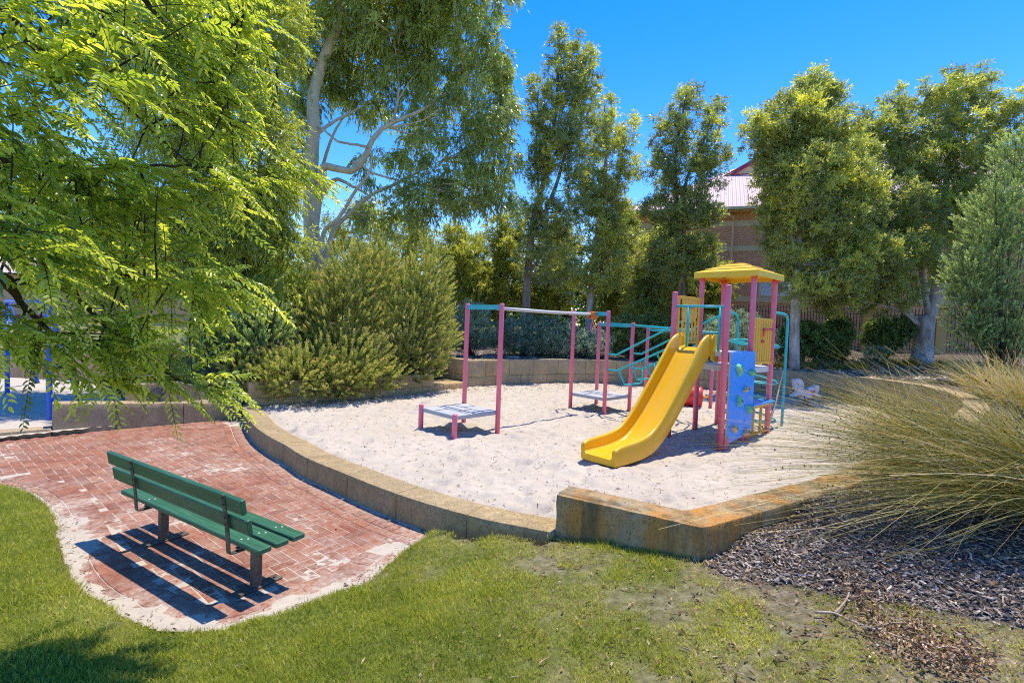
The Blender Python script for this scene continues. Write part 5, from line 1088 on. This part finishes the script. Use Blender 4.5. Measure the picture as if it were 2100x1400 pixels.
# ================================================================== BRIGHT OVERHANGING TREE (front left)
def overhang():
    base = np.array([-4.9, 2.5, .05]); root = empty('leafy_tree', tuple(base)); tag(root, 'bright green tree leaning in from the left with arching leafy branches over the lawn', 'tree')
    bl = BL(0, (90, 130, 190, 160, 2.7, .45), (320, 110, 170, 120, 3.3, .45), (400, 210, 90, 90, 3.5, .35), (90, 390, 150, 130, 3.1, .5), (310, 390, 190, 70, 3.3, .45), (465, 365, 75, 40, 3.4, .3), (240, 540, 210, 90, 3.3, .5), (400, 590, 90, 36, 3.4, .3), (270, 700, 130, 70, 3.35, .4), (400, 778, 60, 24, 3.5, .22), (180, 710, 90, 60, 3.2, .35), (80, 690, 65, 70, 3.0, .35), (40, 500, 90, 100, 2.5, .4), (225, 765, 55, 30, 3.4, .25), (470, 60, 50, 90, 3.6, .3),
      (-180, 300, 120, 200, 2.4, .4), (-120, -40, 160, 90, 2.6, .5), (250, -100, 200, 70, 3.2, .5), (-100, 640, 70, 100, 2.8, .4))
    n = 1230; P, i = pick(bl, n, .5, .62)
    # keep the sky gaps of the photograph open
    def scr(p):
        v = p-CAM; z = v@FW; return np.stack([1050+F*(v@RT)/z, 700+F*(v@DN)/z], -1)
    s = scr(P); hole = (np.hypot((s[:, 0]-185)/75, (s[:, 1]-240)/55) < 1) | (np.hypot((s[:, 0]-15)/50, (s[:, 1]-625)/50) < 1); P = P[~hole]; n = len(P)
    # hanging outer sprays
    ex = np.array([atY(x, y, Yv) for x, y, Yv in [(500, 20, 3.5), (530, 60, 3.6), (515, 100, 3.55), (480, 40, 3.5), (590, 335, 3.4), (600, 350, 3.4), (570, 330, 3.4), (620, 335, 3.45), (470, 590, 3.4), (450, 600, 3.4), (420, 790, 3.5), (450, 795, 3.5), (440, 765, 3.5), (480, 270, 3.45), (505, 250, 3.5), (560, 375, 3.4), (545, 345, 3.4), (500, 575, 3.45), (330, 785, 3.4), (250, 790, 3.4)]])
    P = np.vstack([P, ex, ex+rnd(len(ex))*.05]); n = len(P)
    dirs = unit(np.array([.80, .10, -.14])+rnd(n)*.80); dirs[-2*len(ex):] = unit(np.array([.8, .1, -.28])+rnd(2*len(ex))*.3)
    dirs[-2*len(ex):-2*len(ex)+4] = unit(np.array([.25, .05, -1])+rnd(4)*.1); dirs[-len(ex):-len(ex)+4] = unit(np.array([.25, .05, -1])+rnd(4)*.1)
    Lt = rng.uniform(.20, .42, n); mb = MB(); tw_ = MB(); st = rng.normal(0, .22, n); sz = rng.uniform(.55, 1.1, n)
    PP = []; DD = []; NN = []; LL = []; TT = []
    for k in range(n):
        m = int(Lt[k]/.0145/sz[k]); t = (np.arange(m)+.5)/m; d = dirs[k]; bend = np.array([0, 0, -1.])*Lt[k]*.26
        pts = P[k]+d*(t*Lt[k])[:, None]+bend*(t**2)[:, None]; tg = unit(d*Lt[k]+2*bend*t[:, None])
        nrm = unit(np.array([0, 0, 1.])+rnd(1)*.55); sd_ = unit(np.cross(tg, nrm)); sg = np.where(np.arange(m) % 2, 1., -1.)[:, None]
        D = unit(tg*rng.uniform(.45, .8)+sd_*sg*.75+rng.normal(0, .16, (m, 3))-np.array([0, 0, .18]))
        PP.append(pts); DD.append(D); NN.append(np.cross(D, np.cross(nrm, D))+rng.normal(0, .22, (m, 3))); LL.append(.066*sz[k]*rng.uniform(.75, 1.2, m)*(1.05-.35*t**2)); TT.append(.53+st[k]+.26*t+rng.normal(0, .08, m))
        if k % 2 == 0 or k > n-2*len(ex): tw_.tube(P[k]+d*(np.linspace(-.12, 1, 6)*Lt[k])[:, None]+bend*(np.linspace(-.12, 1, 6)**2)[:, None], np.linspace(.0030, .0012, 6), 4, cap=False)
    PP = np.concatenate(PP); DD = np.concatenate(DD); NN = np.concatenate(NN); LL = np.concatenate(LL); TT = np.concatenate(TT)
    add_leaves(mb, PP, DD, NN, LL, LL*.37, TT, True, .22); mb.build('crown', 'leaf_fore', root, loc=-base)
    tb = MB(); top = base+[.1, .1, 3.2]; limb(tb, [base, base+[.1, 0, 1.2], base+[.0, .1, 2.4], top], .16, .10, 12, 6, .02)
    mains = [[(-60, 330, 2.6), (60, 330, 2.9), (200, 350, 3.2), (330, 340, 3.3), (480, 345, 3.4)], [(-80, 480, 2.6), (60, 490, 2.8), (160, 530, 3.2), (250, 560, 3.3), (400, 590, 3.4)], [(-60, 560, 2.6), (20, 570, 2.8), (40, 620, 2.9), (60, 680, 3.0)], [(-40, 20, 2.6), (60, 90, 2.7), (180, 160, 3.0), (240, 200, 3.2), (300, 260, 3.3)], [(120, -100, 2.9), (270, -20, 3.2), (330, 40, 3.3), (400, 105, 3.4), (430, 160, 3.45), (465, 205, 3.5)], [(60, -60, 2.8), (180, 0, 3.0), (210, 30, 3.0), (205, 60, 3.0)], [(60, 490, 2.8), (150, 600, 3.1), (230, 680, 3.3), (330, 760, 3.4), (420, 795, 3.5)], [(-40, 560, 2.5), (60, 640, 2.9), (150, 720, 3.2), (200, 780, 3.3)], [(330, -80, 3.3), (430, -40, 3.5), (480, 0, 3.5), (500, 30, 3.5)]]
    for mpts in mains:
        q = [atY(*p) for p in mpts]; limb(tb, [top+(q[0]-top)*.0-[0, 0, .5], top*.5+q[0]*.5-[0, 0, .15], *q], .030, .004, 7, 6, .012)
        Q = bez(q, 6)
        for p in P[rng.choice(n, 26)]:
            j = np.argmin(np.linalg.norm(Q-p, axis=1))
            if np.linalg.norm(Q[j]-p) < .7: limb(tb, [Q[j], Q[j]*.5+p*.5+rnd(1)[0]*.03, p], .007, .0025, 5, 4)
    tb.build('trunk', 'bark_dark', root, True, loc=-base); tw_.build('twigs', 'bark_dark', root, True, loc=-base)
def BL(Y, *l): return [blob(x, y, Y+(r[0] if r else 0), rx, ry, r[1] if len(r) > 1 else None) for x, y, rx, ry, *r in l]
overhang()

# ================================================================== REED TUSSOCKS
def tussock(label, x, y, n, H, lean, spread, tint0, wd, seeds, low=0., drp=.42, z=None, r=.2):
    z = gz(x, y)-.03 if z is None else z; b = np.array([x, y, z]); root = empty('reed_tussock', tuple(b)); tag(root, label, 'tussock', 'reed tussocks on the mulch bank')
    a = rng.random(n)*2*PI; rr = r*np.sqrt(rng.random(n)); p0 = b+np.stack([rr*np.cos(a), rr*np.sin(a), np.zeros(n)], 1)
    sp = spread*rng.random(n)**.7; d0 = unit(np.stack([sp*np.cos(a+rng.normal(0, .5, n)), sp*np.sin(a+rng.normal(0, .5, n)), np.ones(n)], 1)+np.array([lean[0], lean[1], 0])*.45-[0, 0, low])
    L = H*rng.uniform(.55, 1.15, n); k = 8; t = np.linspace(0, 1, k)
    ln = np.array([lean[0], lean[1], -drp])*rng.uniform(.3, 1.5, (n, 1))+rnd(n)*.22
    pts = p0[:, None]+d0[:, None]*(L[:, None]*t)[..., None]+ln[:, None]*(L[:, None]*t**2.2)[..., None]*.62
    kk = rng.uniform(.35, .85, (n, 1)); kv = unit(rnd(n)+np.array([0, 0, -.5]))*(rng.random((n, 1)) < .16); pts += (np.clip(t[None]-kk, 0, 1)*L[:, None])[..., None]*kv[:, None]*.95
    gzz = b[2]+.02; pts[..., 2] = np.maximum(pts[..., 2], gzz+.03*rng.random((n, 1)))
    sd = unit(np.cross(d0, rnd(n)))[:, None]; w = wd*(1-.75*t)[None, :, None]*rng.uniform(.45, 1.6, (n, 1, 1))
    v = np.stack([pts-sd*w/2, pts+sd*w/2], 2).reshape(-1, 3); i = (np.arange(n)[:, None]*2*k+np.arange(k-1)[None]*2).ravel()
    tn = np.clip(tint0+rng.normal(0, .24, n)+np.where(rng.random(n) < .10, .35, 0), 0, 1); tt = (tn[:, None]+(t[None]-.4)*.22).repeat(2, 1).ravel()
    mb = MB(); mb.add(v, np.stack([i, i+1, i+3, i+2], 1), None, np.clip(tt, 0, 1)); mb.build('stems', 'reed', root, loc=-b)
    mb = MB(); oc = np.array([(1, 0, 0), (-1, 0, 0), (0, 1, 0), (0, -1, 0), (0, 0, 1), (0, 0, -1)]); tr = [[0, 2, 4], [2, 1, 4], [1, 3, 4], [3, 0, 4], [2, 0, 5], [1, 2, 5], [3, 1, 5], [0, 3, 5]]
    for j in rng.choice(n, seeds, replace=False):
        u = rng.uniform(.72, .97)*(k-1); f = int(u); p = pts[j, f]*(1-(u-f))+pts[j, min(f+1, k-1)]*(u-f); mb.add(p+oc*rng.uniform(.006, .011)*np.array([1, 1, 1.2]), None, tr)
    mb.build('seed_heads', 'seed', root, loc=-b)['kind'] = 'stuff'
tus = [('front green reed tussock sweeping low over the mulch towards the stained wall corner', 4.70, 4.35, 1800, 1.72, (-.95, -.03), .5, .38, .0065, 190, .44, .52),
 ('green reed tussock behind the front one, its stems arching over the sand edge', 4.95, 4.85, 1300, 1.64, (-.90, -.03), .5, .46, .0065, 220, .46, .52),
 ('leaning reed tussock at the right edge of the picture above the mulch', 5.7, 5.0, 900, .95, (-.45, .05), .9, .62, .0075, 100, .35, .4),
 ('thin brown-headed reed tussock leaning out over the white sand', 4.55, 5.2, 170, 1.45, (-.75, .02), .6, .66, .0055, 120, .0, .30),
 ('golden upright reed tussock in front of the pale curved coping', 4.75, 5.9, 480, 1.10, (-.48, .0), .42, .74, .0075, 60, -.2, .25),
 ('dry golden reed tussock between the coping and the right edge', 6.7, 6.6, 600, .62, (-.25, .0), 1.0, .72, .010, 60, .2),
 ('tall straw-coloured reed tussock highest on the right bank', 8.40, 8.0, 1100, 1.12, (-.30, .0), .85, .74, .011, 60, -.1),
 ('straw-coloured reed tussock on the bank behind the coping', 9.9, 10.3, 700, 1.10, (-.3, .0), 1.0, .72, .014, 30),
 ('far green-gold reed tussock below the forked trunk', 12.4, 13.6, 700, 1.0, (-.4, 0), 1.1, .6, .017, 20),
 ('reed tussock filling the gap between the front green ones and the golden ones', 5.8, 5.5, 700, .75, (-.40, .0), .9, .66, .009, 90, .4)]
for lb, x, y, n, H, lean, sp, t0, wd, sd, *lo in tus: tussock(lb, x, y, n, H, lean, sp, t0, wd, sd, *lo)
# small grass tufts on the bank under the fence
for k, (px, Y) in enumerate([(1610, 17.6), (1660, 17.4), (1715, 17.5), (1765, 17.8), (1830, 17.9), (1870, 17.8), (1935, 17.4)]):
    b_ = ground_pt(px, Y); n = 420; a = rng.random(n)*2*PI; sp = rng.random(n); D = unit(np.stack([sp*np.cos(a), sp*np.sin(a), np.full(n, .9)], 1)); mb = MB()
    add_leaves(mb, b_+np.stack([.16*np.clip(rng.normal(size=n), -2, 2), .08*rng.normal(size=n), np.zeros(n)], 1), D, rnd(n), .38*rng.uniform(.5, 1.2, n), .012, .45+rng.normal(0, .15, n))
    o = mb.build('grass_tuft', 'reed'); tag(o, 'small rough grass tuft on the bank at the foot of the fence shrubs', 'grass tuft', 'grass tufts below the fence')

# ================================================================== LAWN, CHIPS, LITTER
def scatter(n, x0, x1, y0, y1, f):
    X = rng.uniform(x0, x1, n); Y = rng.uniform(y0, y1, n); k = f(X, Y); return X[k], Y[k]
def vis(X, Y): return (np.abs(X) < Y*1.06+.35) | ((np.abs(X) < Y*1.7+1.2) & (rng.random(np.shape(X)) < .55))
def lawn_ok(X, Y):
    lu, _, _ = masks(X, Y); d = polydist(X, Y, lawn_edge, False)
    pr_ = np.clip(lu*1.05+.33-.70*(vnoise(X, Y, 3.5, 4, 30) > .07), .06, 1)
    return inpoly(X, Y, lawn_poly) & vis(X, Y) & (rng.random(len(X)) < pr_*np.clip(d/.09+.2+vnoise(X, Y, 6, 3, 44), 0, 1))
X, Yv = scatter(1050000, -9, 5.5, 1.6, 7.0, lawn_ok)
kp = rng.random(len(X)) < np.clip(1.15-(Yv-2)*.13, .35, 1); X, Yv = X[kp], Yv[kp]; n = len(X)
lu, _, _ = masks(X, Yv); a = rng.random(n)*2*PI; ti = rng.uniform(.25, 1.2, n)
D = unit(np.stack([ti*np.cos(a), ti*np.sin(a), np.ones(n)], 1)); mb = MB()
cl = vnoise(X, Yv, 2.2, 3, 33)
add_leaves(mb, np.stack([X, Yv, ground_h(X, Yv)-.004], 1), D, rnd(n), (.026+.022*lu)*rng.uniform(.5, 1.35, n), .0036+.0015*rng.random(n), .72-.36*lu+.65*cl+rng.normal(0, .15, n)+np.where(rng.random(n) < .10, .3, 0))
k = (vnoise(X, Yv, 5.5, 3, 50) > .13) & (rng.random(n) < .30); m_ = int(k.sum()); a = rng.random(m_)*2*PI; D = unit(np.stack([np.cos(a)*.8, np.sin(a)*.8, np.ones(m_)], 1)); add_leaves(mb, np.stack([X[k], Yv[k], ground_h(X[k], Yv[k])-.004], 1), D, rnd(m_), rng.uniform(.05, .10, m_), .005, .42+rng.normal(0, .16, m_))
o = mb.build('lawn_grass', 'grass'); tag(o, None, None, kind='stuff'); NB = n
def flat_bits(mb, X, Y, Z, L, Wd, tint, tilt=.35, curl=.0, fine=True):
    n = len(X); a = rng.random(n)*2*PI; D = np.stack([np.cos(a), np.sin(a), rng.normal(0, tilt, n)], 1); add_leaves(mb, np.stack([X, Y, Z], 1), D, np.array([0, 0, 1.])+rnd(n)*tilt*1.2, L, Wd, tint, fine, curl)
def chips(n, f, x0, x1, y0, y1, zf, s=1.):
    X, Y = scatter(n, x0, x1, y0, y1, f); n = len(X); L = s*rng.gamma(2.2, .016, n)+.012; Wd = L*rng.uniform(.10, .42, n); T = Wd*.3
    a = rng.random(n)*2*PI; D = unit(np.stack([np.cos(a), np.sin(a), rng.normal(0, .25, n)], 1)); S = unit(np.cross(D, np.array([0, 0, 1.])+rnd(n)*.45)); N = np.cross(S, D)
    P = np.stack([X, Y, zf(X, Y)+.006+.014*rng.random(n)], 1); sg = np.array([(x, y, z) for z in (-1, 1) for y in (-1, 1) for x in (-1, 1)])*.5
    tp = np.where(sg[:, 0] > 0, .7, 1.)
    v = P[:, None]+D[:, None]*(L[:, None]*sg[:, 0])[..., None]+S[:, None]*(Wd[:, None]*sg[:, 1]*tp)[..., None]+N[:, None]*(T[:, None]*sg[:, 2])[..., None]
    b = np.arange(n)[:, None]*8; q = np.concatenate([b+f_ for f_ in ([0, 2, 3, 1], [4, 5, 7, 6], [0, 1, 5, 4], [2, 6, 7, 3], [0, 4, 6, 2], [1, 3, 7, 5])])
    return v.reshape(-1, 3), q, np.repeat(np.clip(rng.beta(1.3, 2.0, n), 0, 1), 8)
mul_ok = lambda X, Y: ~inpoly(X, Y, pit) & (masks(X, Y)[1] > .35+.3*rng.random(len(X))) & vis(X, Y) & (polydist(X, Y, np.array([(.49, 4.91), (1.655, 4.19), (2.5, 4.7), (6.1, 7.28)]), False) > (.02 if False else .0)) & ~((polydist(X, Y, np.array([(1.5, 4.45), (2.35, 4.95), (3.4, 5.65)]), False) < .16))
mb = MB()
v, q, t_ = chips(90000, mul_ok, 1.2, 8.5, 2.4, 7.5, ground_h, .62); mb.add(v, q, None, t_)
v, q, t_ = chips(14000, lambda X, Y: ~inpoly(X, Y, pit) & (Y > 14.5) & (polydist(X, Y, back, False) > .36), -3.5, 14, 14.5, 20.5, ground_h, 2.2); mb.add(v, q, None, np.clip(t_*1.15, 0, 1))
o = mb.build('mulch_chips', 'chips'); tag(o, None, None, kind='stuff')
mb = MB()
X, Yv = scatter(3800, 1.3, 6, 2.7, 6, mul_ok); flat_bits(mb, X, Yv, ground_h(X, Yv)+.022, rng.uniform(.02, .085, len(X)), rng.uniform(.008, .022, len(X)), rng.beta(2.8, 1.2, len(X)), .3, .35)
X, Yv = scatter(11000, -4.5, 4.5, 2.2, 6.5, lambda X, Y: inpoly(X, Y, lawn_poly) & vis(X, Y) & (rng.random(len(X)) < np.clip(.25+X*.22, .04, 1))); flat_bits(mb, X, Yv, ground_h(X, Yv)+.018, rng.gamma(2.2, .013, len(X))+.012, rng.uniform(.006, .018, len(X)), rng.beta(1.6, 1.5, len(X)), .35, .35)
sok = lambda X, Y: inpoly(X, Y, pit) & (polydist(X, Y, cw_in, False) > .12)
zs_ = lambda X, Y: np.array([sand_at(x, y) for x, y in zip(X, Y)])
X, Yv = scatter(9000, -5.5, 10.4, 4.8, 17.6, sok); flat_bits(mb, X, Yv, zs_(X, Yv)+.006, rng.uniform(.015, .075, len(X)), rng.uniform(.004, .012, len(X)), rng.beta(1.2, 2.2, len(X)), .12, .2)
dn = lambda X, Y: sok(X, Y) & ((polydist(X, Y, back[:9], False) < 1.6*rng.random(len(X))) | (polydist(X, Y, np.array([(-5.3, 10.95), (-2.1, 14.1), (-1.3, 15.4)]), False) < .6*rng.random(len(X))**2))
X, Yv = scatter(9000, -5.5, 10.4, 10, 17.8, dn); flat_bits(mb, X, Yv, zs_(X, Yv)+.012, rng.uniform(.04, .12, len(X)), rng.uniform(.010, .024, len(X)), rng.beta(2, 2.4, len(X)), .3, .3)
X, Yv = scatter(16000, -9, -.9, 3.4, 7, lambda X, Y: (polydist(X, Y, lawn_edge, False) < .16*rng.random(len(X))**1.5)); flat_bits(mb, X, Yv, ground_h(X, Yv)*0+.016+np.maximum(ground_h(X, Yv), 0), rng.gamma(2, .010, len(X))+.008, rng.uniform(.003, .011, len(X)), rng.beta(1.1, 2.2, len(X)), .3, .3)
X, Yv = scatter(900, -9, -.9, 3.6, 11, lambda X, Y: inpoly(X, Y, pave) & ((polydist(X, Y, np.array([(-8.1, 9.0), (-5.85, 11.1)]), False) < .35*rng.random(len(X))) | (polydist(X, Y, cw_out, False) < .08) | (rng.random(len(X)) < .05))); flat_bits(mb, X, Yv, X*0+.012, rng.uniform(.02, .07, len(X)), rng.uniform(.008, .02, len(X)), rng.beta(1.6, 2, len(X)), .25, .3)
o = mb.build('leaf_litter', 'litter'); tag(o, None, None, kind='stuff')
# fallen dry branch on the lawn
c0_ = at(1720, 1250, .47); fb = empty('fallen_branch', tuple(c0_)); tag(fb, 'fallen dry branch with curled brown leaves lying on the lawn below the mulch', 'branch')
def gp(px, py, dz=.02):
    p = at(px, py, .45)
    for _ in range(4): p = at(px, py, gz(p[0], p[1]))
    p[2] += dz; return p
mb = MB()
for pts, r0, r1 in (([(1670, 1265), (1710, 1268), (1740, 1285), (1790, 1300), (1860, 1320), (1940, 1340), (2010, 1345)], .009, .004), ([(1712, 1268), (1735, 1240), (1742, 1210), (1738, 1180)], .008, .003), ([(1790, 1300), (1830, 1290), (1900, 1295)], .005, .002), ([(1860, 1320), (1900, 1350), (1950, 1380)], .005, .002)):
    limb(mb, [gp(x, y, .03+.02*rng.random()) for x, y in pts], r0, r1, 6, 4, .004)
mb.build('twigs', 'stick', fb, True, loc=-c0_)
mb = MB(); W_ = [(1730, 1195, 25, 30, 90), (1770, 1240, 40, 40, 130), (1790, 1285, 40, 30, 130), (1850, 1320, 60, 35, 220), (1930, 1340, 70, 40, 330), (1980, 1370, 60, 30, 220), (1880, 1290, 60, 25, 90)]
for x, y, rx, ry, n in W_:
    pts = np.array([gp(x+rng.normal(0, rx*.6), y+rng.normal(0, ry*.6), .02+.05*rng.random()) for _ in range(n)])
    D = rnd(n)*[1, 1, .45]; add_leaves(mb, pts, D, np.array([0, 0, .6])+rnd(n), rng.uniform(.02, .042, n), rng.uniform(.010, .019, n), rng.beta(2.6, 1.6, n), True, .4)
mb.build('dry_leaves', 'litter', fb, loc=-c0_)
print('blades', NB)
